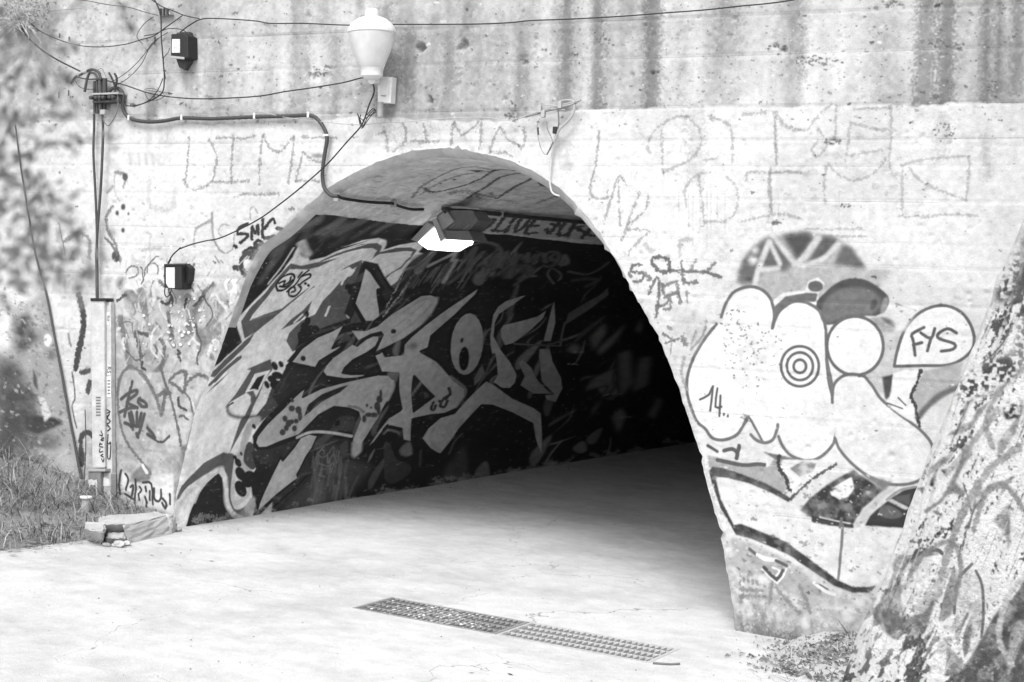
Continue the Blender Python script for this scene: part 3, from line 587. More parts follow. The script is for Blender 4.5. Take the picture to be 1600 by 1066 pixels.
# left mid: loops, small scrawls
for s, wd, v in [(((870, 960), (885, 850), (985, 790), (990, 740)), 3, .4), (((990, 740), (1000, 900), (1040, 980), (1066, 1000)), 3, .35), (((340, 470), (345, 600), (375, 660)), 2.5, .45), (((330, 700), (290, 760), (300, 860), (350, 950), (360, 1010)), 5, .22), (((350, 470), (420, 490), (400, 560)), 5, .3), (((290, 610), (330, 560)), 4, .4),
                 (((570, 540), (580, 690), (720, 720), (740, 600)), 8, .6), (((530, 985), (650, 970)), 5, .5), (((560, 870), (590, 890), (575, 920), (580, 1060)), 3, .55), (((10, 930), (70, 890), (130, 885), (175, 920), (175, 1040)), 6, .3)]:
    PL(I_(*s), wd, v, soft=2.5, op=.8, rough=.3)
for bx, by, r in [(360, 740, 4), (400, 700, 5), (398, 855, 4), (435, 745, 2.5), (410, 500, 6), (350, 1030, 8)]: P_.fill(ell(100 + bx / 4.264, 160 + by / 4.264, r * .7, r), .15, soft=1.2)
for x in (440, 500, 545, 590): PL(I_((x, 350), (x + 8, 425)), 5, .55, soft=4, op=.6)
for s in [((220, 700), (225, 830), (260, 930), (310, 965), (360, 930), (370, 840)), ((290, 860), (265, 820), (290, 775), (340, 780)), ((110, 800), (130, 790), (215, 740)), ((480, 740), (475, 680), (500, 655), (525, 700))]: PL(L_(*s), 2.6, .38, soft=1.4, op=.75, rough=.3)
# SME tag down the edge
for s in [((460, 770), (400, 800), (395, 835), (440, 835), (460, 850), (410, 895)), ((485, 800), (485, 870)), ((490, 790), (510, 830), (525, 780), (530, 840)), ((560, 740), (560, 860), (630, 850)), ((570, 800), (620, 740), (640, 760)), ((650, 800), (685, 805)),
          ((500, 900), (530, 880), (560, 910), (540, 950), (505, 930), (505, 900)), ((430, 960), (480, 930), (520, 980)), ((420, 1040), (430, 980), (500, 1000), (520, 1050)), ((372, 915), (382, 925))]:
    PL(L_(*s), 5, .07, soft=1.4, rough=.15)
for s in [((930, 150), (980, 130), (1020, 170), (1010, 240), (960, 250), (930, 210), (925, 160)), ((1030, 60), (1066, 50)), ((880, 210), (920, 215), (940, 250))]: PL(J_(*s), 7, .1, soft=2, rough=.2)
P_.fill(J_((930, 100), (1020, 80), (1040, 120), (1000, 150), (940, 160)), .12, soft=1.5); P_.fill(ell(160 + 960 / 4.264, 370 + 180 / 4.264, 4.5, 6.5), .75, soft=1.5)
for s in [((830, 350), (820, 310), (855, 290), (880, 320), (870, 365), (840, 370)), ((885, 290), (890, 370)), ((855, 375), (855, 440)), ((870, 430), (950, 380))]: PL(J_(*s), 4.5, .85, soft=2)
# left lower jumble
for pts, v, op in [(((145, 380), (190, 350), (240, 400), (230, 500), (190, 530), (150, 470)), .2, .85), (((100, 540), (135, 540), (165, 700), (205, 870), (160, 860), (130, 700)), .22, .85), (((235, 350), (290, 360), (310, 570), (320, 640), (280, 560), (240, 420)), .22, .85), (((330, 400), (420, 420), (455, 560), (440, 690), (330, 690), (310, 560)), .5, .5), (((415, 430), (455, 430), (455, 560), (480, 730), (440, 560)), .2, .9),
                   (((450, 390), (540, 380), (540, 470), (470, 500)), .3, .6), (((545, 390), (600, 400), (570, 480), (610, 640), (540, 710), (560, 580)), .25, .8), (((600, 400), (760, 310), (720, 400), (640, 560), (600, 560)), .35, .6), (((200, 120), (240, 160), (280, 140), (285, 230), (200, 240)), .55, .7), (((700, 440), (800, 380), (820, 500), (700, 600)), .4, .6), (((580, 820), (700, 760), (750, 830), (640, 790)), .25, .9),
                   (((440, 780), (410, 860), (390, 900), (330, 900), (400, 830)), .25, .9), (((70, 110), (100, 100), (135, 150), (110, 180), (70, 150)), .14, .95), (((560, 260), (590, 220), (620, 330), (560, 340)), .45, .6), (((620, 660), (750, 560), (800, 640), (700, 720), (630, 700)), .25, .7)]:
    P_.fill(J_(*pts), v, sm=3, soft=1.2, op=op, noise=.25)
for s, wd, v in [(((100, 1060), (110, 950), (150, 890), (200, 875), (260, 920), (310, 990), (350, 1066)), 4.5, .2), (((215, 660), (225, 640), (295, 655)), 6, .14), (((230, 670), (245, 760), (260, 845)), 6, .14), (((375, 685), (405, 720), (405, 800), (380, 880)), 6, .2), (((345, 725), (360, 770), (335, 840)), 4, .2), (((385, 880), (410, 970), (440, 1045)), 3.5, .2), (((320, 400), (340, 320), (370, 290), (410, 330)), 5, .25), (((300, 240), (310, 190), (350, 180), (375, 210), (370, 250)), 2.5, .25), (((160, 240), (190, 200), (235, 210), (230, 260), (180, 280)), 2.5, .2), (((740, 320), (690, 360), (650, 440), (610, 500)), 6, .2), (((830, 440), (770, 530), (720, 600)), 6, .35), (((440, 560), (460, 640), (480, 730)), 4, .2), (((560, 480), (480, 500), (460, 490)), 3, .75), (((600, 620), (620, 560), (630, 640)), 3, .3), (((740, 690), (700, 780)), 5, .85), (((580, 200), (610, 210)), 3, .8)]:
    PL(J_(*s), wd, v, soft=1.6, rough=.25, op=.9)
for k in range(240):
    x = RS.uniform(180, 400); y = RS.uniform(400, 560)
    if x + (y - 400) * .5 > 410: continue
    a = RS.uniform(-1, 1); L = RS.uniform(2, 9); PL([(x, y), (x + a * L, y + L), (x + a * L * 1.5, y + L * 1.5)], RS.uniform(.8, 2.6), RS.choice([.15, .3, .5, .82, .82]), op=.6, sm=2)
for k in range(60):
    x = RS.uniform(182, 340); y = RS.uniform(430, 760); a = RS.uniform(.8, 2.2); L = RS.uniform(10, 50); wv_ = RS.uniform(3, 14)
    if 180 < x < 250 and y > 570 or x > 400 - (y - 400) * .32: continue
    P_.fill([(x, y), (x + L * math.cos(a) + wv_, y + L * math.sin(a) * .6), (x + L * math.cos(a) * .6, y + L * math.sin(a)), (x - wv_ * .6, y + L * .4)], RS.choice([.25, .35, .5, .7]), sm=3, soft=1.5, op=.6, noise=.3)
for k in range(50):
    x = RS.uniform(182, 350); y = RS.uniform(430, 700)
    if x + (y - 430) * -.0 > 400 - (y - 400) * .3: continue
    if 180 < x < 250 and y > 580: continue
    a = RS.uniform(0, 6.28); r = RS.uniform(6, 26); q = [(x + r * math.cos(a + t) * RS.uniform(.5, 1), y + r * 1.5 * math.sin(a + t)) for t in np.linspace(0, RS.uniform(.7, 2.2), 5)]
    PL(q, RS.uniform(1.2, 4.5), RS.choice([.08, .15, .25, .45, .75]), soft=1.2, rough=.2, op=.9)
# oval with tag
for s, wd in [(((180, 15), (140, 60), (110, 160), (110, 300), (130, 430), (180, 560), (280, 690), (330, 760)), 4), (((180, 15), (230, 30), (290, 80), (330, 150), (370, 230), (390, 300), (405, 355)), 5), (((370, 230), (430, 190), (425, 240), (410, 350)), 6), (((400, 10), (430, 120), (460, 200), (490, 310), (520, 440), (540, 560)), 4.2), (((430, 180), (460, 205)), 7),
              (((460, 115), (500, 70), (570, 45), (570, 100), (560, 190), (510, 150), (462, 120)), 5), (((565, 190), (590, 120), (650, 75), (700, 80), (750, 110)), 5), (((570, 200), (605, 250), (628, 355)), 3)]:
    PL(K_(*s), wd, .2, soft=1.2, rough=.25, op=.92)
P_.fill(K_((140, 80), (210, 40), (300, 120), (360, 260), (400, 360), (330, 520), (360, 700), (240, 620), (140, 420), (120, 200)), .45, sm=3, soft=8, op=.6)
for s in [((205, 120), (175, 250), (155, 360)), ((130, 240), (180, 200), (235, 180), (230, 210), (170, 260), (240, 300)), ((125, 330), (180, 305), (240, 300)), ((250, 240), (290, 260), (305, 290), (270, 290), (245, 260), (260, 235)), ((185, 340), (200, 400), (240, 430), (265, 360)), ((200, 330), (215, 400)), ((240, 330), (235, 420)), ((270, 340), (250, 430)), ((292, 345), (265, 440), (240, 500)), ((155, 405), (190, 420), (210, 450)), ((310, 440), (345, 480), (360, 515), (310, 485)), ((235, 480), (245, 505))]:
    PL(K_(*s), 5, .14, sm=3, soft=1.2)
P_.fill(K_((540, 570), (620, 550), (600, 600), (575, 730), (540, 700), (545, 620)), .2, sm=3, soft=2, op=.8); P_.fill(K_((460, 840), (560, 780), (640, 860), (560, 1000), (480, 1060)), .25, soft=4, op=.7, noise=.6)
P_.fill(K_((190, 780), (260, 700), (330, 720), (320, 800), (230, 820)), .3, soft=2); PL(K_((275, 700), (300, 750)), 5, .85)
# small white block lettering near the ground (Company-like scrawl)
P_.fill(K_((125, 740), (160, 750), (180, 820), (300, 830), (340, 780), (480, 760), (490, 1040), (330, 990), (240, 980), (130, 900)), .78, soft=2)
for s in [((125, 735), (110, 830), (115, 900)), ((150, 760), (172, 800), (160, 870)), ((190, 850), (205, 840), (200, 900), (190, 930)), ((225, 800), (215, 960)), ((250, 850), (262, 870), (250, 890)), ((290, 850), (295, 880)), ((275, 820), (330, 830), (345, 970)), ((290, 920), (300, 950), (300, 990)), ((350, 860), (355, 930), (385, 950), (400, 920), (398, 870)), ((410, 930), (435, 960), (430, 1000), (410, 960)), ((460, 900), (462, 970)), ((150, 900), (200, 930), (215, 940)), ((240, 900), (250, 940)), ((320, 880), (325, 940))]:
    PL(K_(*s), 3.6, .1, sm=3)
# left of the conduit
for s, wd, v in [(((250, 0), (262, 60), (275, 130)), 2, .3), (((440, 60), (470, 90), (490, 130)), 4, .25), (((330, 300), (350, 400), (330, 520), (315, 600)), 10, .08), (((340, 620), (370, 610)), 8, .12), (((340, 1000), (335, 900), (360, 870), (385, 880)), 8, .1), (((365, 700), (375, 660)), 8, .12), (((300, 620), (312, 720), (300, 760), (320, 850)), 2.5, .15), (((285, 460), (295, 510)), 4, .35)]:
    PL(T_(*s), wd, v, soft=2, rough=.15, op=.95)
P_.fill([(60, 400), (130, 420), (150, 470), (100, 470)], .4, soft=8, op=.6)
# ---- right: big bubble figure
P_.fill(O_((40, 290), (120, 200), (190, 160), (400, 150), (560, 180), (640, 240), (720, 360), (860, 360), (700, 620), (400, 560), (200, 660), (0, 420)), .47, soft=3, op=.9)
P_.fill(O_((0, 440), (20, 330), (90, 240), (170, 185), (230, 190), (310, 330), (280, 370), (150, 360), (110, 440)), .17, soft=4, op=.9)
P_.fill(O_((250, 170), (400, 150), (430, 190), (340, 320)), .13, soft=4); P_.fill(O_((480, 170), (560, 190), (520, 290), (380, 340)), .17, soft=3); P_.fill(O_((590, 220), (640, 240), (720, 360), (540, 330)), .2, soft=3)
P_.fill(O_((170, 260), (220, 250), (210, 340), (150, 345)), .2, soft=3)
for s, wd in [(((100, 450), (125, 350), (180, 210)), 9), (((185, 210), (240, 330)), 7), (((125, 365), (230, 355)), 8), (((200, 170), (260, 250), (330, 340)), 8), (((330, 340), (400, 260), (450, 190)), 10), (((370, 340), (480, 300), (560, 220)), 8)]: PL(O_(*s), wd, .62, soft=5)
for bx, by, r in [(90, 310, 7), (105, 255, 5)]: P_.fill(ell(1150 + bx / 3.553, 320 + by / 3.553, r, r), .7, soft=3)
P_.fill(O_((205, 530), (260, 490), (380, 480), (395, 430), (450, 405), (490, 440), (450, 500), (460, 560), (350, 545), (200, 640)), .8, sm=0); P_.fill(O_((205, 570), (270, 510), (390, 490), (450, 495), (440, 540), (330, 540), (250, 590), (210, 640)), .22, sm=0); P_.fill(ell(1150 + 437 / 3.553, 320 + 455 / 3.553, 12, 9), .2)
P_.fill(O_((440, 560), (480, 500), (550, 440), (630, 410), (720, 420), (800, 470), (845, 520), (830, 580), (770, 620), (700, 620), (500, 670)), .13, sm=3); P_.fill(O_((470, 580), (520, 500), (600, 465), (700, 460), (780, 500), (800, 560), (750, 610), (620, 620), (500, 660)), .24, sm=3, soft=2)
P_.fill(ell(1150 + 820 / 3.553, 320 + 560 / 3.553, 5, 14, .3), .35, soft=2); P_.fill(ell(1150 + 760 / 3.553, 320 + 555 / 3.553, 5, 9, .3), .13, soft=2)
P_.fill(O_((740, 630), (830, 620), (895, 660), (880, 700), (820, 740), (790, 680)), .45, soft=2); P_.fill(O_((800, 625), (880, 650), (885, 690), (820, 650)), .22, soft=2)
P_.fill(O_((760, 700), (900, 700), (1000, 900), (880, 1066), (780, 1066), (700, 950)), .55, soft=5, op=.8)
# bubble body, white
BODY = R_((495, 560), (430, 640), (375, 740), (350, 840), (360, 930), (400, 1030), (440, 1066)) + [(1120, 690), (1145, 683), (1162, 662), (1175, 655), (1180, 675), (1195, 690), (1212, 682), (1216, 672), (1222, 690), (1245, 715), (1275, 718), (1300, 705), (1306, 680), (1303, 640), (1298, 600), (1290, 560), (1290, 520)] + O_((490, 690), (450, 590), (380, 545), (300, 550), (240, 600), (203, 680), (208, 610), (180, 510), (110, 462), (40, 470), (-10, 520), (-40, 560), (-70, 640))
P_.fill(BODY, .84, soft=.6)
PL(R_((520, 520), (540, 460), (580, 400), (650, 372), (715, 385), (760, 430), (780, 510), (770, 575)), 5, .22, soft=1.4); PL(R_((770, 575), (800, 500), (860, 450), (930, 448), (1000, 490), (1030, 570), (1035, 700), (1045, 830), (1070, 930)), 5, .22, soft=1.4)
PL(R_((495, 555), (430, 640), (375, 740), (350, 840), (360, 930), (400, 1030), (440, 1066)) + [(1112, 685), (1130, 688), (1150, 680), (1162, 662), (1166, 656)], 5, .22, soft=1.4)
PL(Q_((350, 0), (380, 30), (430, 48), (480, 30), (505, -30), (510, -60)), 5, .24, soft=1.4); PL(Q_((515, 10), (540, 70), (590, 125), (680, 155), (760, 135), (830, 70), (850, 20), (860, -60), (840, -250), (800, -450)), 5, .24, soft=1.4)
PL([(1162, 662), (1168, 652), (1180, 672), (1190, 690)], 4, .24)
for r, wd in [(29, 4.5), (20, 4.5), (9.5, 4.5)]: PL(ell(1248.5, 573, r * 1.02, r * 1.08), wd, .2, closed=True, sm=3, soft=1)
P_.fill(O_((0, 760), (120, 740), (190, 800), (180, 960), (120, 1020), (0, 1000)), .6, soft=8, op=.45, noise=.8); P_.fill(R_((950, 930), (990, 890), (1060, 920), (1060, 1066), (800, 1000)), .6, soft=4, op=.5, noise=.7)
for s in [((415, 925), (460, 900), (478, 860), (465, 980)), ((500, 870), (490, 960), (520, 960)), ((515, 905), (510, 1005)), ((532, 995), (532, 1000)), ((552, 1003), (552, 1008))]: PL(R_(*s), 3.6, .16, sm=2)
# head circle, leg, speech bubble
P_.fill(ell(1335, 541, 44, 46), .84); PL(ell(1335, 541, 44, 46), 5, .2, closed=True, sm=3, soft=1.4)
LEG = O_((580, 955), (540, 1000), (530, 1066)) + Q_((850, 20), (880, 80), (950, 170), (1040, 240), (1150, 290), (1250, 295), (1350, 265), (1400, 220)) + S_((620, 1066), (580, 1010), (500, 950), (430, 900), (390, 850), (350, 785), (320, 765))
P_.fill(LEG, .8, soft=1); P_.fill(S_((200, 850), (240, 780), (300, 780), (360, 880), (450, 1000), (550, 1100), (400, 1200), (250, 1100), (190, 950)), .7, soft=10, op=.5, noise=.5)
PL(O_((710, 955), (640, 942), (585, 955), (540, 1000), (530, 1066), (530, 1100)), 5, .22, soft=1.4); PL(S_((320, 762), (360, 810), (400, 870), (470, 930), (540, 980), (600, 1030), (640, 1090)) + Q_((1420, 160), (1435, 200), (1400, 245), (1320, 285), (1240, 297), (1150, 288), (1040, 240), (950, 170), (880, 90), (850, 20)), 5, .24, soft=1.4)
P_.fill([(1395, 573), (1404, 540), (1420, 505), (1446, 484), (1475, 478), (1503, 490), (1519, 515), (1520, 543), (1505, 560), (1475, 573), (1440, 572)], .85, sm=0)
PL([(1396, 573), (1401, 548), (1414, 513), (1438, 488), (1470, 478), (1500, 488), (1518, 514), (1520, 541), (1505, 560), (1480, 571), (1440, 572), (1397, 573)], 5, .2, sm=4, soft=1.3)
for s in [((600, 540), (545, 570), (550, 600), (558, 668)), ((550, 620), (590, 610)), ((585, 565), (632, 590), (650, 545)), ((632, 590), (615, 648)), ((750, 565), (710, 545), (665, 570), (672, 592), (740, 615), (735, 640), (680, 650))]: PL(S_(*s), 5, .17, sm=3)
for s in [((665, 757), (740, 745)), ((645, 808), (720, 800))]: PL(S_(*s), 4, .22)
P_.fill(S_((600, 740), (780, 700), (760, 820), (640, 900), (570, 960), (545, 850)), .5, soft=2); PL(S_((750, 820), (680, 850), (620, 900), (570, 960)), 9, .22, soft=5)
P_.fill(S_((405, 770), (460, 755), (440, 860), (420, 880)), .12, soft=2); P_.fill(S_((455, 755), (500, 738), (580, 740), (570, 800), (545, 850), (555, 960), (590, 1000), (500, 950), (430, 900), (445, 870)), .85)
PL(S_((585, 740), (560, 810), (540, 855), (560, 910), (580, 1000)), 5, .1, rough=.3); PL(S_((430, 890), (500, 915)), 2.5, .2); PL(S_((480, 865), (515, 900)), 2.5, .2)
PL(S_((470, 430), (560, 460)), 3, .4); P_.fill(S_((440, 470), (540, 420), (560, 460), (520, 560), (470, 560)), .75, soft=4, op=.7)
# lower creature
P_.fill(Q_((90, 120), (300, 170), (450, 190), (500, 130), (560, 130), (580, 340), (540, 370), (400, 290), (200, 190), (100, 200)), .45, soft=1)
for s, wd in [(((190, 95), (240, 85), (270, 110), (265, 140)), 6), (((280, 65), (265, 140)), 6), (((95, 65), (150, 100)), 5), (((150, 150), (300, 180), (390, 175), (430, 180)), 6)]: PL(Q_(*s), wd, .16, sm=3)
P_.fill(Q_((440, 110), (510, 60), (560, 120), (500, 135)), .85); P_.fill(Q_((420, 100), (540, 125), (640, 150), (500, 150)), .25); P_.fill(Q_((540, 150), (860, 150), (840, 200), (700, 300), (600, 370), (570, 270), (520, 200)), .78)
P_.fill(Q_((580, 200), (660, 155), (740, 170), (720, 220), (640, 250)), .3, noise=.5); PL(Q_((520, 130), (515, 190), (560, 260), (580, 330)), 6, .1, rough=.3)
P_.fill(Q_((580, 395), (640, 330), (740, 240), (860, 180), (960, 220), (840, 260), (760, 320), (660, 420), (640, 470)), .7)
PL(Q_((585, 385), (640, 330), (720, 260), (860, 175)), 4, .17, rough=.3)
P_.fill(Q_((120, 250), (300, 280), (450, 350), (570, 395), (700, 470), (960, 545), (1250, 560), (1200, 700), (1150, 880), (1000, 915), (880, 880), (700, 760), (500, 650), (250, 530), (170, 400)), .78)
P_.fill(Q_((640, 450), (700, 380), (800, 300), (900, 240), (960, 210), (1100, 300), (1140, 330), (1020, 440), (960, 530), (820, 520), (700, 490)), .07, noise=.35, soft=.8); P_.fill(Q_((1100, 300), (1000, 230), (1200, 280), (1140, 340)), .3, soft=3)
P_.fill(Q_((820, 330), (880, 290), (950, 250), (965, 320), (930, 370), (880, 385), (830, 360)), .85); P_.fill(Q_((800, 325), (870, 315), (830, 340)), .1)
P_.fill(Q_((1250, 555), (1030, 540), (1060, 480), (1180, 380), (1260, 330), (1400, 290), (1400, 560)), .08); P_.fill(Q_((1110, 470), (1140, 420), (1200, 430), (1260, 480), (1180, 500)), .2, sm=3); P_.fill(Q_((1160, 390), (1190, 380), (1310, 440), (1270, 445)), .6); P_.fill(Q_((1200, 370), (1300, 350), (1300, 420), (1230, 400)), .15)
PL(Q_((1160, 385), (1240, 330), (1330, 310)), 4, .4); P_.fill(Q_((970, 560), (1020, 450), (1150, 330), (1210, 320), (1120, 400), (1040, 510)), .6, soft=1)
P_.fill(Q_((710, 480), (840, 510), (960, 530), (965, 558), (840, 545), (710, 520)), .09); PL(Q_((760, 490), (850, 512), (940, 528)), 2.5, .6)
P_.fill(Q_((100, 215), (120, 190), (180, 195), (300, 235), (440, 290), (540, 345), (590, 380), (575, 402), (480, 350), (340, 290), (200, 255), (130, 250)), .075, noise=.15); P_.fill(Q_((100, 215), (140, 250), (170, 380), (250, 540), (262, 600), (240, 560), (170, 440), (115, 280)), .1)
P_.fill(Q_((235, 540), (290, 530), (420, 580), (560, 640), (700, 740), (860, 860), (960, 905), (1060, 905), (1100, 895), (1060, 940), (960, 940), (850, 900), (700, 800), (580, 720), (470, 670), (350, 620), (260, 598)), .07, noise=.2)
PL(Q_((895, 540), (888, 680), (870, 860)), 4.5, .28, soft=1.5); PL(Q_((890, 500), (880, 550)), 5, .25, soft=1.5)
P_.fill(Q_((230, 610), (350, 640), (560, 740), (700, 850), (850, 950), (700, 1000), (500, 900), (300, 720), (240, 700)), .47, soft=2, op=.8)
for s, wd, v in [(((340, 680), (390, 720)), 5, .18), (((390, 715), (440, 740), (500, 745)), 6, .82), (((500, 750), (560, 780)), 5, .18), (((430, 790), (500, 865), (540, 810)), 6, .15), (((415, 800), (505, 885), (560, 800)), 3, .85), (((480, 790), (520, 810), (500, 840)), 3, .85), (((730, 880), (790, 930), (850, 950)), 5, .82), (((760, 890), (810, 920)), 2, .15)]: PL(Q_(*s), wd, v, sm=2)
for s in [((292, 840), (300, 920), (290, 990)), ((295, 855), (400, 885)), ((300, 920), (410, 930)), ((300, 962), (440, 965)), ((470, 890), (465, 1000)), ((500, 910), (560, 980), (640, 1060)), ((640, 900), (680, 980), (700, 1060))]: PL(Q_(*s), 6, .3, soft=3, rough=.3, op=.8)
for x in (295, 320, 345, 370, 400): PL(Q_((x, 830), (x + 3, 900)), 2, .6, soft=1, op=.8)
P_.fill(ell(1080 + 420 / 3.808, 680 + 860 / 3.808, 8, 6), .75, soft=2)
# tags at the arch shoulder right
for s, wd, v in [(((135, 265), (90, 265), (80, 295), (110, 300), (140, 310), (130, 340), (95, 350)), 5, .17), (((70, 310), (80, 325)), 5, .2), (((150, 310), (175, 330), (160, 340)), 5, .25), (((180, 245), (200, 225), (260, 240), (265, 290), (230, 300), (190, 270), (182, 248)), 6, .13), (((265, 295), (340, 295), (430, 300), (520, 325)), 5, .17), (((325, 250), (330, 295)), 4, .2), (((395, 245), (375, 285)), 5, .35), (((490, 255), (455, 298)), 5, .22), (((330, 300), (340, 350), (400, 350)), 6, .2),
                 (((165, 410), (190, 350), (210, 330), (215, 420), (200, 520)), 5, .18), (((230, 360), (245, 420), (300, 400), (320, 450)), 6, .2), (((240, 370), (300, 350), (310, 420)), 5, .25), (((200, 465), (240, 465), (270, 430), (270, 480), (240, 480)), 4, .2), (((350, 400), (355, 450)), 4, .3), (((235, 600), (290, 640)), 3.5, .2), (((245, 650), (310, 625)), 3.5, .2), (((280, 620), (270, 700)), 2, .3), (((260, 570), (275, 580)), 4, .35), (((330, 620), (345, 655)), 8, .22), (((395, 590), (375, 650)), 4, .25), (((445, 540), (430, 610), (370, 680)), 4, .28), (((320, 220), (320, 150), (375, 140)), 6, .5), (((335, 720), (325, 800), (350, 880)), 5, .4), (((150, 170), (180, 200)), 8, .55)]:
    PL(R_(*s), wd, v, soft=2, rough=.35, op=.85, sm=3)
P_.fill(R_((260, 480), (380, 480), (450, 560), (420, 640), (380, 700), (300, 560)), .5, soft=6, op=.5)
P_.fill(ell(887, 260, 9, 6), .5, soft=4, op=.7); P_.fill(ell(496, 244, 10, 4), .2, soft=2, op=.7)
# plaster scars, specks of lost paint
for k in range(3200):
    x = RS.uniform(-50, 1620); y = RS.uniform(-20, 1000) if RS.rand() < .5 else RS.uniform(-20, 200)
    r = RS.gamma(1.6, .55) + .3; PL([(x, y), (x + r * RS.uniform(.2, 2), y + RS.uniform(-.3, .6) * r)], r, RS.choice([.1, .15, .22, .3, .8]), op=RS.uniform(.35, .9), sm=1, rough=.6)
for k in range(420):
    x = RS.uniform(1090, 1400); y = RS.uniform(740, 960); r = RS.gamma(1.6, .9) + .4
    PL([(x, y), (x + r, y + .4 * r)], r, RS.choice([.2, .35, .8]), op=.6, sm=1, rough=.6)
for cx, cy, rx, ry, n in [(495, 115, 16, 8, 40), (797, 183, 12, 7, 30), (817, 97, 8, 6, 18), (657, 75, 5, 4, 0), (1215, 75, 20, 6, 20), (1270, 95, 40, 8, 60), (1390, 5, 14, 8, 24), (1300, 222, 16, 5, 30), (1212, 348, 7, 4, 20), (1475, 205, 20, 14, 30), (1480, 70, 25, 10, 30), (1548, 140, 10, 14, 30), (940, 60, 16, 12, 14), (1320, 322, 8, 4, 14), (1160, 520, 40, 40, 60), (1180, 560, 50, 50, 60)]:
    for k in range(n):
        a, r = RS.uniform(0, 6.28), RS.uniform(0, 1) ** .6; x, y = cx + rx * r * math.cos(a), cy + ry * r * math.sin(a)
        PL([(x, y), (x + RS.uniform(-2, 3), y + RS.uniform(-1, 1.5))], RS.uniform(.7, 2.6), RS.uniform(.08, .3), sm=1, op=.75, rough=.5)
# form-board lines
JOINTS = [(1350, y) for y in (15, 80, 163, 217, 259, 315, 379, 417, 475, 518, 590, 662, 738, 820)]
JZ = [at_y(*p)[2] for p in JOINTS] + [at_y(350, y)[2] for y in ()]
for x0, y0, z in [(-6, 0, 0)]: pass
for i, z in enumerate(JZ):
    x = FX0
    while x < FX1:
        L = RS.uniform(.3, 1.6)
        if RS.rand() < .72:
            r = int((z - FZ0) / FRES); c0, c1 = int((x - FX0) / FRES), int((x + L - FX0) / FRES)
            if 0 < r < FH - 2: P_.a[r:r + 1, c0:c1] *= RS.uniform(.62, .9); P_.a[r + 1:r + 2, c0:c1] = np.minimum(P_.a[r + 1:r + 2, c0:c1] * 1.12, .85)
        x += L + RS.uniform(.05, .6)
PL([(1150, 985), (1220, 998), (1300, 1010), (1400, 1026)], 12, .16, soft=10, rough=.9, op=.7); PL([(180, 812), (230, 820), (272, 826)], 14, .15, soft=10, rough=.9, op=.7)
for k in range(60):
    x = RS.uniform(1145, 1400); y = 984 + (x - 1150) * .17; L = RS.uniform(4, 40); PL([(x, y), (x + RS.uniform(-2, 2), y - L)], RS.uniform(2, 9), .28, soft=4, rough=.7, op=.4)
# rim of old concrete at the arch edge
EDGE = [(x, y) for x, y in spline(ARCH_PX, 4)]
PL([p for p in EDGE if p[0] > 275 and p[0] < 470 and p[1] > 300], 10, .42, soft=5, op=.5, rough=.3); PL([p for p in EDGE if p[0] > 990], 7, .5, soft=4, op=.6, rough=.6)
wn = fbm(FH, FW, 7, 3, 51); P_.a *= 1 + .10 * wn
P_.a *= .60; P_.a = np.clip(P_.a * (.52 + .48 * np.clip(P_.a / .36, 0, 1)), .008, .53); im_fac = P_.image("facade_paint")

# ================================================================== PAINT: tree bark (plane of the trunk's face) and wing wall
TX0, TX1, TZ0, TZ1 = 2.0, 5.6, -0.3, 4.6; TY = -1.15
def px2tree(x, y):
    p = at_y(x, y, TY); return ((p[0] - TX0) / .004, (p[2] - TZ0) / .004)
TCW, TCH = int((TX1 - TX0) / .004), int((TZ1 - TZ0) / .004)
T = Canvas(TCW, TCH, .72, px2tree); TL = lambda p, w, v, **k: T.stroke(p, w, v, **k)
g = WN(1300, 560, 2.107); g2 = WN(1360, 640, 4.846); g3 = WN(1280, 840, 4.716); g4 = WN(1430, 360, 3.807)
# bark showing through: lumps stretched along the grain
yy, xx = np.mgrid[0:TCH, 0:TCW].astype(np.float32)
b1 = fbm(TCH, TCW, 40, 5, 61, ax=.35); b2 = fbm(TCH, TCW, 9, 3, 62, ax=.6); b3 = fbm(TCH, TCW, 240, 3, 63)
lean = 0.42
sh = (yy * lean).astype(int); cols = (xx.astype(int) - sh) % TCW; b1 = np.take_along_axis(b1, cols, 1); b2 = np.take_along_axis(b2, cols, 1)
edge = np.array([px2tree(*p) for p in [(1380, 920), (1440, 750), (1500, 600), (1560, 440), (1600, 370), (1690, 130)]])
ex = np.interp(np.arange(TCH), edge[:, 1], edge[:, 0]); de = (xx - ex[:, None]) * .004
b4 = fbm(TCH, TCW, 4, 2, 68, ax=.7)
bark = np.clip((.8 * b1 + .5 * b2 + .45 * b4 + .3 * b3 - .92 + .62 * np.exp(-((de - .16) / .12) ** 2) * (yy < TCH * .62) - .25 * (de < .05)) * 3, 0, 1)
low = np.clip(1 - (yy * .004 + TZ0 - .2) / .8, 0, 1); bark = np.clip(bark + np.clip((b1 + b2 - .35 + .45 * low) * 4, 0, 1) * low, 0, 1)
T.a = T.a * (1 - bark) + (.10 + .06 * b2) * bark
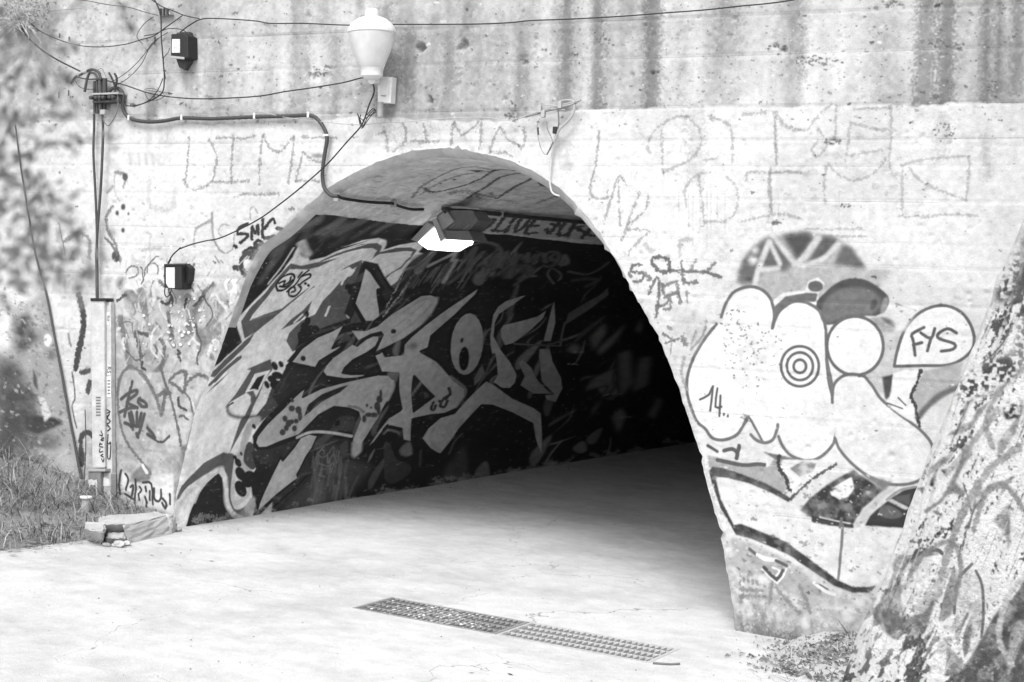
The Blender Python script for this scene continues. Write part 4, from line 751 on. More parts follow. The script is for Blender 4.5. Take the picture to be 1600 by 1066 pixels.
for q, v in [(((575, 200), (650, 140), (760, 90), (800, 0), (900, -60), (760, 150), (680, 190)), .28), (((430, 460), (500, 400), (580, 350), (650, 265), (610, 370), (520, 450), (420, 520)), .3), (((690, 380), (780, 225), (770, 340), (700, 440), (640, 560), (590, 620), (560, 600)), .33), (((880, 80), (960, 0), (900, 130)), .3), (((950, 260), (1060, 120), (1163, -40), (1100, 180), (960, 390)), .33), (((780, 640), (825, 530), (840, 620), (860, 670), (760, 790)), .3),
             (((860, 650), (950, 570), (1100, 495), (1000, 640), (930, 780), (990, 600)), .36), (((915, 850), (980, 780), (1050, 690), (1055, 1000), (1040, 1066), (1010, 930)), .28), (((1110, 290), (1163, 190), (1163, 270)), .3), (((540, 640), (640, 560), (720, 640), (700, 660), (620, 640), (540, 660)), .22)]:
    T.fill(g2(*q), v, sm=0, soft=1.5, noise=.35)
T.fill(g4((480, 400), (560, 200), (640, 0), (680, 0), (680, 330), (560, 430), (440, 470)), .3, soft=6, noise=.6); T.fill(g4((590, 330), (640, 180), (700, 180), (700, 330), (580, 420)), .14, soft=4, noise=.4); T.fill(g4((250, 960), (330, 840), (480, 760), (640, 800), (640, 860), (480, 960), (330, 1020)), .5, soft=5, noise=.5)
for q, v, op in [(((420, 500), (520, 330), (560, 140), (700, 150), (640, 250), (600, 420), (640, 620), (560, 760), (400, 600)), .2, .8), (((610, 250), (700, 160), (830, 160), (780, 330), (700, 520), (620, 560), (600, 420)), .62, .9), (((650, 170), (780, 100), (900, 100), (880, 130), (720, 160), (600, 250)), .2, .9), (((800, 380), (860, 300), (960, 260), (900, 400), (760, 680), (690, 560)), .3, .7),
                 (((880, 560), (960, 260), (1020, 260), (1000, 400), (960, 580), (880, 620)), .22, .9), (((1000, 560), (1030, 350), (1100, 240), (1180, 300), (1210, 500), (1200, 700), (1080, 900), (1000, 760)), .5, .8), (((470, 560), (560, 540), (600, 640), (520, 720), (470, 640)), .17, .8), (((640, 600), (760, 560), (840, 460), (800, 640), (700, 800), (640, 760)), .14, .8), (((800, 1066), (860, 800), (940, 640), (1000, 700), (900, 1066)), .62, .8), (((1080, 930), (1180, 760), (1310, 540), (1420, 450), (1540, 340), (1540, 1100), (960, 1100), (1000, 1000)), .11, .95),
                 (((1380, 1000), (1400, 740), (1440, 630), (1509, 620), (1509, 700), (1450, 860), (1400, 1000)), .5, .9), (((940, 800), (1040, 900), (1080, 960), (1000, 1010), (940, 1000)), .33, .9), (((1060, 600), (1100, 560), (1120, 640), (1100, 860), (1060, 870), (1050, 700)), .2, .8)]:
    T.fill(g3(*q), v, sm=3, soft=2, op=op, noise=.3)
TL(g3((650, 180), (740, 120), (860, 95), (900, 120)), 6, .17); TL(g3((1150, 250), (1195, 360), (1205, 560), (1190, 740)), 4.5, .2); TL(g3((1110, 570), (1060, 680), (1040, 800), (1060, 900), (1100, 860)), 4, .72, soft=2); TL(g3((960, 270), (900, 450), (860, 650)), 3, .65); TL(g3((800, 400), (850, 310), (960, 250)), 4, .6)
TL(g3((1120, 200), (1030, 300), (1000, 430), (990, 560)), 5, .2); TL(g3((1040, 60), (1020, 170)), 2.5, .15)
TL(g2((700, 560), (760, 800), (720, 920), (690, 1066)), 3, .2, rough=.4); TL(g2((860, 660), (780, 760), (740, 900)), 3, .25); TL(g4((570, 570), (520, 670), (440, 760), (380, 800)), 2.6, .2); TL(g4((650, 820), (540, 900), (500, 990)), 5, .35, soft=3)
for q in [((490, 460), (510, 455), (470, 590), (440, 580), (460, 520)), ((530, 450), (575, 455), (560, 500), (530, 470)), ((470, 590), (490, 590), (480, 640)), ((455, 770), (500, 765), (545, 815), (500, 800)), ((345, 600), (400, 590), (390, 640)), ((1000, 20), (1090, 0), (1120, 60), (1020, 80))]: T.fill(g2(*q), .05, noise=.5)
low = np.clip((fbm(TCH, TCW, 4, 2, 69) + .6 * fbm(TCH, TCW, 22, 4, 70, ax=.5) - .95) * 3, 0, 1); T.a = T.a * (1 - .75 * low) + np.where(T.a > .3, .14, .42) * .75 * low
for k in range(150):                                           # cracks along the grain; dark ones paint crease shade into the colour
    x, y = RS.uniform(1380, 1640), RS.uniform(380, 1060); L = RS.uniform(15, 90); v = RS.choice([.12, .2, .3, .6])
    TL([(x, y), (x + L * .2 + RS.uniform(-2, 2), y - L * .5), (x + L * .42, y - L)], RS.uniform(.8, 2.6), v, rough=.5, op=RS.uniform(.4, .9), taper=2)
for q, wd_c, vv in [(((1590, 700), (1540, 740), (1500, 810), (1470, 900)), 12, .34), (((1600, 800), (1570, 760), (1540, 770), (1520, 830)), 9, .3), (((1420, 900), (1450, 860), (1490, 850), (1500, 900), (1480, 960)), 8, .3), (((1560, 640), (1520, 690), (1480, 740)), 10, .4), (((1600, 560), (1560, 610), (1540, 660), (1550, 700)), 9, .36), (((1445, 800), (1480, 770), (1510, 700)), 6, .3), (((1600, 900), (1570, 940), (1560, 1000), (1580, 1040)), 9, .5)]:
    TL(q, wd_c, vv, soft=3, rough=.18, op=.85)
def lumps(q, lo=.08, hi=.8):
    M2 = Canvas(TCW, TCH, 0, px2tree); M2.fill(q, 1.0, soft=5); n = fbm(TCH, TCW, 5, 2, 71); k = np.clip((n + .25) * 1.8, 0, 1)
    T.a[:] = T.a * (1 - M2.a) + (lo + (hi - lo) * k) * M2.a
lumps(g4((255, 920), (330, 850), (420, 780), (560, 740), (640, 780), (560, 900), (420, 960), (300, 1040), (240, 1020)), .12, .8); lumps(g2((1000, -40), (1163, -60), (1120, 60), (1010, 80)), .08, .6); lumps(g4((600, 560), (680, 480), (700, 780), (560, 800)), .3, .8); lumps(g4((470, 380), (560, 230), (620, 100), (600, 330), (500, 440)), .12, .6)
T.a *= 1 + .15 * fbm(TCH, TCW, 5, 2, 66); T.a *= .84; T.a = np.clip(T.a * (.45 + .55 * np.clip(T.a / .5, 0, 1)), .015, .60); im_tree = T.image("bark_paint")
# ================================================================== STRUCTURE
def uvs(V, f): return np.array([f(v) for v in V])
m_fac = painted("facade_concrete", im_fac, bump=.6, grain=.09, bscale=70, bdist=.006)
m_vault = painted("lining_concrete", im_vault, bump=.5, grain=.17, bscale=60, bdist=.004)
m_bark = painted("painted_bark", im_tree, bump=1.0, grain=.08, bscale=38, bdist=.03)

# ---- facade: a displaced sheet with the arch cut out, holes and pits modelled
tunnel = empty("road_tunnel", (-0.6, 0, gz(-.6)), "concrete road tunnel mouth covered in graffiti, with a round arch and dark painted inside", "tunnel")
st = 0.0125
gx = np.arange(FX0, FX1, st); gzv = np.arange(FZ0, FZ1, st)
nx, nz = len(gx), len(gzv)
DISP = .004 * fbm(nz, nx, 60, 6, 101) + .0022 * fbm(nz, nx, 6, 3, 102) + .012 * fbm(nz, nx, 260, 2, 103)
XX, ZZ = np.meshgrid(gx, gzv)
zl = np.interp(XX, [-6, 5.4], [0, 0]) + at_y(1000, 172)[2]
lowm = np.clip((at_y(1000, 172)[2] - ZZ) / .02, 0, 1)
DISP -= .006 * lowm * 0
for z in JZ:
    stp = RS.uniform(-.003, .003)
    DISP += np.where(abs(ZZ - z) < st * .6, -.004, 0) + np.where((ZZ < z) & (ZZ > z - .28), stp, 0)
# rough, spalled concrete low at right and left of the arch
DISP += .009 * fbm(nz, nx, 9, 3, 105) * np.clip((1.3 - ZZ) / .5, 0, 1) * ((XX > 1.4) | (XX < -2.7))
holes = [((657, 75), .032, .07), ((723, 72), .040, .05), ((672, 157), .026, .07), ((1212, 71), .018, .03), ((1222, 77), .02, .03), ((1019, 114), .014, .03), ((989, 117), .010, .02), ((790, 155), .018, .02), ((495, 118), .045, .018), ((515, 120), .03, .015), ((480, 113), .03, .015), ((797, 183), .05, .018), ((817, 96), .035, .02), ((1300, 222), .04, .015), ((1212, 349), .02, .015), ((1459, 154), .016, .03), ((1148, 31), .02, .02), ((1395, 5), .05, .02), ((1145, 740), .02, .01), ((1393, 712), .02, .015), ((1480, 560), .0, 0)]
for (px, py), r, d in holes:
    if r <= 0: continue
    p = at_y(px, py); q = np.hypot(XX - p[0], ZZ - p[2]) + .3 * r * fbm(nz, nx, 2, 1, int(px)); DISP -= d * np.clip(1.6 - 1.4 * q / r, 0, 1) ** .7
    T0 = px2fac(px, py); rr = r / FRES; a0, a1, b0, b1 = int(T0[0] - rr * 2), int(T0[0] + rr * 2), int(T0[1] - rr * 2), int(T0[1] + rr * 2)
for k in range(900):
    x = RS.uniform(-4.6, 3.9); z = RS.uniform(.3, 4.6); r = RS.uniform(.006, .016); i, j = int((z - FZ0) / st), int((x - FX0) / st)
    DISP[i:i + 2, j:j + 1 + RS.randint(2)] -= RS.uniform(.004, .012)
Yd = -DISP                                       # facade looks towards -Y
from mathutils.geometry import intersect_point_line
def inside_arch(x, z):
    poly = ARCH; c = np.zeros(x.shape, bool)
    for a, b in zip(poly, np.roll(poly, -1, axis=0)):
        if a[1] == b[1]: continue
        cc = ((z >= min(a[1], b[1])) & (z < max(a[1], b[1]))); xi = a[0] + (z - a[1]) * (b[0] - a[0]) / (b[1] - a[1]); c ^= cc & (x < xi)
    return c
zb = ARCH[:, 1].min()
polyfoot_x0, polyfoot_x1 = ARCH[0, 0], ARCH[-1, 0]
cxm, czm = XX[:-1, :-1] + st / 2, ZZ[:-1, :-1] + st / 2
Zc = np.where(czm < max(ARCH[0, 1], ARCH[-1, 1]) , np.maximum(czm, -9), czm)
ins = inside_arch(cxm, czm) | ((czm < max(ARCH[0, 1], ARCH[-1, 1])) & (cxm > polyfoot_x0) & (cxm < polyfoot_x1))
keep = ~ins
vin = inside_arch(XX, ZZ) | ((ZZ < max(ARCH[0, 1], ARCH[-1, 1])) & (XX > polyfoot_x0) & (XX < polyfoot_x1))
used = np.zeros((nz, nx), bool); used[:-1, :-1] |= keep; used[1:, :-1] |= keep; used[:-1, 1:] |= keep; used[1:, 1:] |= keep
allk = np.zeros((nz, nx), int); allk[:-1, :-1] += keep; allk[1:, :-1] += keep; allk[:-1, 1:] += keep; allk[1:, 1:] += keep
bnd = used & (allk < 4) & (np.minimum(abs(XX - FX0), abs(XX - FX1)) > .1) & (ZZ > FZ0 + .05) & (ZZ < FZ1 - .1)
Xv, Zv = XX.copy(), ZZ.copy()
bi = np.argwhere(bnd)
fineA = np.c_[np.interp(np.linspace(0, NS - 1, NS * 8), np.arange(NS), ARCH[:, 0]), np.interp(np.linspace(0, NS - 1, NS * 8), np.arange(NS), ARCH[:, 1])]
for i, j in bi:
    d = np.hypot(fineA[:, 0] - XX[i, j], fineA[:, 1] - ZZ[i, j]); k = d.argmin()
    if d[k] < st * 1.6: Xv[i, j], Zv[i, j] = fineA[k]; Yd[i, j] = min(Yd[i, j], 0.0) * .3
Vt = np.c_[Xv.ravel(), Yd.ravel(), Zv.ravel()]
ii, jj = np.nonzero(keep); a = ii * nx + jj
Fq = np.c_[a, a + 1, a + nx + 1, a + nx]
remap = -np.ones(nx * nz, int); u_ = np.unique(Fq); remap[u_] = np.arange(len(u_)); Vt = Vt[u_]; Fq = remap[Fq]
uv = np.c_[(Vt[:, 0] - FX0) / (FX1 - FX0), (Vt[:, 2] - FZ0) / (FZ1 - FZ0)]
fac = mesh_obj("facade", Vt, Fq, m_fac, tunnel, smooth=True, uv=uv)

# ---- lining: bevel at the mouth, then the barrel
deps = [-.004, .02, .05, LINE_Y] + list(LINE_Y + (np.linspace(0, 1, 90) ** 1.7) * 24)[1:]
deps = np.array(deps); nn = 0.006 * fbm(len(deps), NS, 8, 3, 120)
rs = np.random.RandomState(5); edgen = np.interp(np.arange(NS), np.arange(0, NS, 2), rs.uniform(-1, 1, NS // 2)) * .008 + np.where(rs.rand(NS) < .06, -.02, 0)
Vl = []; Ul = []
for di, Y in enumerate(deps):
    if Y < .01: B = ARCH.copy()
    elif Y < LINE_Y:
        B = ARCH + (INNER - ARCH) * (Y / LINE_Y) ** .6 - INW * edgen[:, None] * np.sin(Y / LINE_Y * 3.1)
    else: B = INNER - INW * nn[min(di, len(deps) - 1)][:, None]
    for k in range(NS):
        Vl.append((B[k, 0], Y, B[k, 1])); Ul.append(((depth_u(Y) + .3) / (TRES * TW), (SARC[k] + S_PAD) / (TRES * TH)))
nl = len(deps)
Fl = [(d * NS + k, d * NS + k + 1, (d + 1) * NS + k + 1, (d + 1) * NS + k) for d in range(nl - 1) for k in range(NS - 1)]
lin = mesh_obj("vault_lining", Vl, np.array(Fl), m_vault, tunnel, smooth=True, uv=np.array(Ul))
rim_m = simple("old_concrete_rim", .40, .9, .4, 14, .6, 50, local=False)
rim_w = simple("limewashed_rim", .60, .9, .25, 14, .6, 50, local=False)
lin.data.materials.append(rim_m); lin.data.materials.append(rim_w)
mi = np.zeros(len(Fl), np.int32)
for d in range(3):
    for k in range(NS - 1): mi[d * (NS - 1) + k] = 1 if ARCH[k, 1] > 2.0 and k < NS * .62 else (2 if k > NS * .5 else 0)
lin.data.polygons.foreach_set('material_index', mi)
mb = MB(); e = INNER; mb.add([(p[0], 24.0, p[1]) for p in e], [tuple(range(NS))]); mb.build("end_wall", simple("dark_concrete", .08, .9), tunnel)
# weight of the wall above and behind (seen only from the side)
m_conc = simple("plain_concrete", .36, .9, .2, 3, .4, 30, local=False)
mb = MB(); mb.box(((FX0 + FX1) / 2, .32, FZ1 + .06), (FX1 - FX0, .7, .12)); mb.build("coping", m_conc, tunnel, bevel=.02)
hill_m = simple("hill_soil", .10, .95, .4, 2, .5, 8, local=False)
mb = MB(); mb.add([(-14, .7, FZ1 - .1), (14, .7, FZ1 - .1), (14, 26, FZ1 + 5), (-14, 26, FZ1 + 5)], [(0, 1, 2, 3)]); tag(mb.build("hill", hill_m), kind='structure')
mb = MB(); mb.add([(FX1 - .02, .0, -.5), (12, .5, -.8), (12, .5, FZ1), (FX1 - .02, 0, FZ1)], [(0, 1, 2, 3)])
mb.build("wing_panel", m_conc, tunnel); mb = MB(); mb.add([(-14, 2, -.2), (FX0 + .02, 0, -.3), (FX0 + .02, 0, FZ1), (-14, 2, FZ1)], [(0, 1, 2, 3)]); mb.build("wing_panel", m_conc, tunnel)

# ---- ground: one sheet with the gutter opening
GX0, GX1, GY0, GY1 = -.375, 1.715, -1.365, -.875     # before the small skew
def skewY(x, y):
    f = math.exp(-((x - .67) / 2.2) ** 2 - ((y + 1.1) / 1.3) ** 2); return y + .052 * (x - .67) * f
gxs = np.unique(np.round(np.r_[np.linspace(-60, -7, 10), np.arange(-7, 7, .14), np.linspace(7, 60, 10), GX0, GX1], 4))
gys = np.unique(np.round(np.r_[np.linspace(-60, -13, 8), np.arange(-13, 5, .14), np.arange(5, 24.3, .6), GY0, GY1, 24.3], 4))
rsn = fbm(len(gys), len(gxs), 12, 4, 140)
def gheight(x, y, n=0.0): return gz(x) if abs(x) < 7 else gz(7 if x > 0 else -7)
Vg = []
for j, y in enumerate(gys):
    for i, x in enumerate(gxs):
        near = math.exp(-(max(0, GX0 - x, x - GX1) / .3) ** 2 - (max(0, GY0 - y, y - GY1) / .25) ** 2)
        Vg.append((x, skewY(x, y), gheight(x, y) + .008 * rsn[j, i] * (1 - near)))
nxg = len(gxs); Fg = []
for j in range(len(gys) - 1):
    for i in range(nxg - 1):
        cx, cy = (gxs[i] + gxs[i + 1]) / 2, (gys[j] + gys[j + 1]) / 2
        if GX0 < cx < GX1 and GY0 < cy < GY1: continue
        a = j * nxg + i; Fg.append((a, a + 1, a + nxg + 1, a + nxg))
m_gr, nt, b = newmat("worn_concrete_road")
n1 = noise_n(nt, 1.1, 8, .65); n2 = noise_n(nt, 7, 6, .7); n3 = noise_n(nt, 190, 3, .7); n4 = noise_n(nt, 2.4, 6, .7, None, (1, 1.2, 1))
cr = nt.nodes.new("ShaderNodeValToRGB"); cr.color_ramp.elements[0].position = .36; cr.color_ramp.elements[0].color = (.38,) * 3 + (1,); cr.color_ramp.elements[1].position = .56; cr.color_ramp.elements[1].color = (.52,) * 3 + (1,)
nt.links.new(math_n(nt, 'ADD', math_n(nt, 'MULTIPLY', n1, .5), math_n(nt, 'MULTIPLY', n4, .5)), cr.inputs[0])
bwn = nt.nodes.new("ShaderNodeRGBToBW"); nt.links.new(cr.outputs[0], bwn.inputs[0])
f2 = math_n(nt, 'MULTIPLY_ADD', n2, .5); nt.nodes[-1].inputs[2].default_value = .75
f3 = math_n(nt, 'MULTIPLY_ADD', n3, 1.7); nt.nodes[-1].inputs[2].default_value = .15
# thin dark cracks and specks
vo = nt.nodes.new("ShaderNodeTexVoronoi"); vo.inputs['Scale'].default_value = 14; g_ = nt.nodes.new("ShaderNodeNewGeometry"); nt.links.new(g_.outputs['Position'], vo.inputs['Vector'])
spk = math_n(nt, 'GREATER_THAN', vo.outputs['Distance'], .045); spk2 = math_n(nt, 'MULTIPLY_ADD', spk, .4); nt.nodes[-1].inputs[2].default_value = .6
val = math_n(nt, 'MULTIPLY', math_n(nt, 'MULTIPLY', math_n(nt, 'MULTIPLY', bwn.outputs[0], f2), f3), spk2)
wv = nt.nodes.new("ShaderNodeVectorMath"); wv.operation = 'MULTIPLY_ADD'; nc = nt.nodes.new("ShaderNodeTexNoise"); nc.inputs['Scale'].default_value = 2.2; nc.inputs['Detail'].default_value = 6; nt.links.new(g_.outputs['Position'], nc.inputs['Vector'])
nt.links.new(nc.outputs['Color'], wv.inputs[0]); wv.inputs[1].default_value = (1.1, 1.1, 0); nt.links.new(g_.outputs['Position'], wv.inputs[2])
ve = nt.nodes.new("ShaderNodeTexVoronoi"); ve.feature = 'DISTANCE_TO_EDGE'; ve.inputs['Scale'].default_value = .42; nt.links.new(wv.outputs[0], ve.inputs['Vector'])
ck = math_n(nt, 'LESS_THAN', ve.outputs['Distance'], .0016); cm = math_n(nt, 'GREATER_THAN', n1, .5); ckm = math_n(nt, 'MULTIPLY', math_n(nt, 'MULTIPLY', ck, cm), -.5); ck1 = math_n(nt, 'ADD', ckm, 1.0)
val = math_n(nt, 'MULTIPLY', val, ck1)
nt.links.new(val, b.inputs['Base Color']); b.inputs['Roughness'].default_value = .9; b.inputs['Specular IOR Level'].default_value = .2
bp = nt.nodes.new("ShaderNodeBump"); bp.inputs['Strength'].default_value = .5; bp.inputs['Distance'].default_value = .01
nt.links.new(math_n(nt, 'ADD', n2, math_n(nt, 'MULTIPLY', n3, .3)), bp.inputs['Height']); nt.links.new(bp.outputs[0], b.inputs['Normal'])
tag(mesh_obj("ground", Vg, np.array(Fg), m_gr, smooth=True), kind='structure')
# gutter below the grates
mb = MB(); D = .14
c4 = [(x, skewY(x, y)) for x, y in ((GX0, GY0), (GX1, GY0), (GX1, GY1), (GX0, GY1))]
mb.add([(x, y, gz(x) + .001) for x, y in c4] + [(x, y, gz(x) - D) for x, y in c4], [(0, 1, 5, 4), (1, 2, 6, 5), (2, 3, 7, 6), (3, 0, 4, 7), (4, 5, 6, 7)])
gut = mb.build("drain_channel", simple("gutter_dirt", .16, .95, .4, 20, .6, 40, local=False)); tag(gut, kind='structure')

# ---- drain grates: frame, long bars, cross bars
m_grate = simple("galvanised_steel", .42, .6, .3, 40, .3, 90, metal=.0)
m_grd = simple("dirty_steel", .24, .8, .4, 40, .3, 90)
def grate(xa, xb, label, mat, nc):
    root = empty("drain_grate", ((xa + xb) / 2, (GY0 + GY1) / 2, gz((xa + xb) / 2)), label, "drain grate", "drain grates in the road")
    def bar(name, x0, y0, x1, y1, wdt, h=.03):
        n = 6; mb = MB(); tops = []
        for k in range(n + 1):
            t = k / n; x, y = x0 + (x1 - x0) * t, y0 + (y1 - y0) * t
            dx, dy = (0, wdt / 2) if abs(x1 - x0) > abs(y1 - y0) else (wdt / 2, 0)
            for sx in (-1, 1):
                for dz in (.003, .003 - h): tops.append((x + sx * dx, skewY(x, y) + sx * dy, gz(x) + dz))
        F = []
        for k in range(n):
            a = k * 4; F += [(a, a + 4, a + 6, a + 2), (a + 1, a + 3, a + 7, a + 5), (a, a + 1, a + 5, a + 4), (a + 2, a + 6, a + 7, a + 3)]
        F += [(0, 2, 3, 1), (n * 4, n * 4 + 1, n * 4 + 3, n * 4 + 2)]
        mb.add(tops, F); return mb.build(name, mat, root)
    w_ = .016
    for y in (GY0 + .012, GY1 - .012): bar("frame_bar", xa, y, xb, y, w_, .05)
    for x in (xa + .012, xb - .012): bar("end_bar", x, GY0, x, GY1, .026, .05)
    for k in range(1, 4): bar("long_bar", xa + .02, GY0 + (GY1 - GY0) * k / 4, xb - .02, GY0 + (GY1 - GY0) * k / 4, .011)
    for k in range(1, nc): x = xa + (xb - xa) * k / nc; bar("cross_bar", x, GY0 + .02, x, GY1 - .02, .006, .024)
    return root
GM = .675
grate(GX0, GM - .004, "left drain grate in the road, half clogged with dirt and leaves", m_grd, 27)
grate(GM + .004, GX1, "right drain grate in the road, clean with open square cells", m_grate, 26)
# litter clogging the left grate
mb = MB()
for k in range(5200):
    x = GX0 + .04 + abs(RS.normal(0, 1)) * .0 + RS.uniform(0, .86); y = GY0 + RS.uniform(.02, .47)
    if RS.rand() > .15 + .85 * math.exp(-((x - .12) / .26) ** 2): continue
    s_ = RS.uniform(.008, .026); a = RS.uniform(0, 3.14); z = gz(x) + RS.uniform(-.035, -.002)
    c, s2 = math.cos(a), math.sin(a)
    mb.add([(x + c * s_, skewY(x, y) + s2 * s_, z), (x - s2 * s_ * .5, skewY(x, y) + c * s_ * .5, z + RS.uniform(0, .008)), (x - c * s_, skewY(x, y) - s2 * s_, z)], [(0, 1, 2)])
tag(mesh_obj("leaf_litter", mb.V, mb.F, simple("dry_litter", .50, .9, .6, 30, 0)), "crumbs of dirt and dry leaf bits lodged in the left drain grate", "litter", kind='stuff')

# ---- left: battered wing wall meeting the facade along a leaning joint
L0, L1 = at_y(134, 790), at_y(20, 175); Ld = (L1 - L0) / (L1[2] - L0[2]); Lb = L0 - Ld * (L0[2] + .3); Lt = L0 + Ld * (3.66 - L0[2])
ang = math.radians(24); wd_ = np.array((-math.cos(ang), -math.sin(ang), 0))
WT = Canvas(700, 1250, .27, None)
nq = Vector(np.cross(Lt - Lb, wd_)).normalized(); nqn = np.array(nq)
if nqn[1] > 0: nqn = -nqn
Lu = (Lt - Lb) / np.linalg.norm(Lt - Lb)
WO = Lb - np.array((0, .012, 0))
def px2wing(x, y):
    d = ray(x, y); t = ((WO - CAM) @ nqn) / (d @ nqn); p = CAM + t * d - WO
    # coordinates along wd_ and Lu (not square, solve 2x2)
    A = np.array([[wd_ @ wd_, wd_ @ Lu], [wd_ @ Lu, 1.0]]); r = np.linalg.solve(A, (p @ wd_, p @ Lu)); return (r[0] / .005 + 20, r[1] / .005)
WT.f = px2wing
WT.a += .10 * fbm(1250, 700, 120, 6, 201) + .07 * fbm(1250, 700, 18, 4, 202)
WT.fill([(-80, 150), (20, 150), (60, 330), (75, 455), (20, 445), (-80, 450)], .62, soft=8, op=.9, noise=.25)
WT.fill([(-60, 440), (55, 450), (70, 500), (20, 545), (-60, 560)], .72, soft=8, op=.9, noise=.3)
WT.fill([(20, 480), (70, 460), (85, 480), (100, 560), (120, 700), (90, 700), (60, 650), (25, 600), (15, 530)], .3, soft=3, noise=.3)
WT.fill([(0, 560), (30, 570), (60, 620), (50, 690), (0, 700)], .03, soft=7, op=.95, noise=.35); WT.fill([(40, 648), (85, 652), (100, 662), (60, 680), (40, 672)], .03, soft=2); WT.fill([(20, 500), (48, 490), (60, 530), (30, 560)], .06, soft=5, noise=.5); WT.fill([(-60, 580), (20, 570), (50, 640), (100, 690), (60, 740), (-60, 740)], .06, soft=10, op=.8, noise=.5)  # dark bush shadow painted into the wall colour, among stain patches
WT.fill([(60, 620), (70, 622), (80, 650), (70, 660)], .5, soft=1); WT.fill([(52, 575), (58, 590), (60, 612), (52, 600)], .07, soft=1); WT.fill(ell(75, 532, 6, 10), .7, soft=1.5); WT.fill(ell(80, 555, 8, 8), .15, soft=2)
for k in range(500):
    x, y = RS.uniform(-20, 110), RS.uniform(450, 720); WT.stroke([(x, y), (x + RS.uniform(-3, 3), y + RS.uniform(-1, 2))], RS.uniform(.8, 4), RS.choice([.04, .08, .15, .45]), sm=1, op=.5, rough=.7)
WT.a = np.clip(WT.a * .8, .02, .8); im_w = WT.image("wing_wall_stains_shade")
m_wing = painted("stained_shaded_wing_concrete", im_w, bump=.8, grain=.14, bscale=40, bdist=.01)
wing = empty("wing_wall", Lb, "stained grey concrete wing wall leaning at the far left beside the tunnel facade", "wall")
Vw, Fw, Uw = [], [], []; na, nb = 90, 150; dn = .02 * fbm(nb, na, 20, 5, 210)
Hl = np.linalg.norm(Lt - Lb)
for j in range(nb):
    for i in range(na):
        u, v = 3.3 * (i / (na - 1)) ** 1.2, Hl * j / (nb - 1)
        Vw.append(WO + wd_ * u + Lu * v + nqn * dn[j, i] * min(1, u * 4)); Uw.append(((u / .005 + 20) / 700, v / .005 / 1250))
for j in range(nb - 1):
    for i in range(na - 1): a = j * na + i; Fw.append((a, a + na, a + na + 1, a + 1))
mesh_obj("wall_face", Vw, np.array(Fw), m_wing, wing, smooth=True, uv=np.array(Uw))
mb = MB(); q0, q1 = WO + wd_ * 3.3, WO + wd_ * 3.3 + Lu * Hl; bk = np.array((0, .5, 0)); mb.add([q0, q1, q1 + bk, q0 + bk], [(0, 1, 2, 3)]); mb.add([Lt, q1, q1 + bk * 2, Lt + bk * 2], [(0, 1, 2, 3)]); mb.build("wall_core", m_conc, wing)
mb = MB(); jp = [at_y(x, y, -.03) for x, y in spline([(24, 195), (30, 245), (37, 290), (52, 380), (60, 415), (75, 470), (86, 530), (98, 590), (110, 660), (126, 740), (132, 790)], 5)]
mb.tube(jp, [.006 + .006 * i / len(jp) for i in range(len(jp))], 6); jj_ = mb.build("wall_joint_pipe", simple("dark_rubber", .05, .7), smooth=True); tag(jj_, "thin dark pipe running down the leaning joint of the left wing wall", "pipe")

# ---- earth bank under the grass at left, with height function
def bank_h(x, y):
    """height of the bank above the road"""
    ex = np.clip((-2.72 - x) / 1.0, 0, 1)
    # front edge: from (-3.1,-1.85) through (-2.95,-1.05) to the facade foot
    fx = -2.78 - .30 * np.clip((-y) / 1.9, 0, 1)
    d = np.clip((fx - x) / .55, 0, 1); d2 = d * d * (3 - 2 * d)
    fy = np.clip((y + 2.5 + .4 * np.clip(-3.2 - x, 0, 3)) / .7, 0, 1)
    return (.13 * d2 + .34 * np.clip((-3.5 - x) / 1.2, 0, 1)) * fy
bx = np.arange(-8.5, -2.6, .06); by = np.arange(-3.6, .02, .06); bn = fbm(len(by), len(bx), 8, 4, 220)
Vb = []
for j, y in enumerate(by):
    for i, x in enumerate(bx):
        h = bank_h(x, y); Vb.append((x, y, gz(max(x, -7)) - .03 + h + (.03 + .02 * bn[j, i]) * min(1, h * 12)))
Fb = [(j * len(bx) + i, j * len(bx) + i + 1, (j + 1) * len(bx) + i + 1, (j + 1) * len(bx) + i) for j in range(len(by) - 1) for i in range(len(bx) - 1)]
tag(mesh_obj("earth_bank", Vb, np.array(Fb), simple("dry_soil", .20, .95, .5, 8, .8, 30, local=False), smooth=True), kind='structure')
# ================================================================== THINGS
m_black = simple("black_plastic", .012, .5, .3, 30, .1, 80); m_rub = simple("black_cable_rubber", .018, .7, .4, 30, .1, 80)
m_dk = simple("dark_weathered_metal", .045, .6, .4, 25, .4, 60); m_gal = simple("grey_painted_metal", .30, .55, .25, 20, .25, 60)
m_wht = simple("white_enamel", .60, .45, .3, 9, .1, 40); m_white_rough = simple("white_chalky_paint", .58, .8, .35, 9, .3, 60)
m_wwire = simple("pale_plastic_sheath", .32, .6, .15, 30, .1, 60); m_mid = simple("grey_plastic_sheath", .13, .6, .3, 30, .1, 60); m_conduit = simple("ribbed_grey_conduit", .045, .6, .3, 30, .2, 80)
m_wall_pipe = simple('pale_weathered_pipe', .45, .8, .3, 30, .2, 60)
m_lab = simple("white_label", .55, .7, .04, 20, 0)

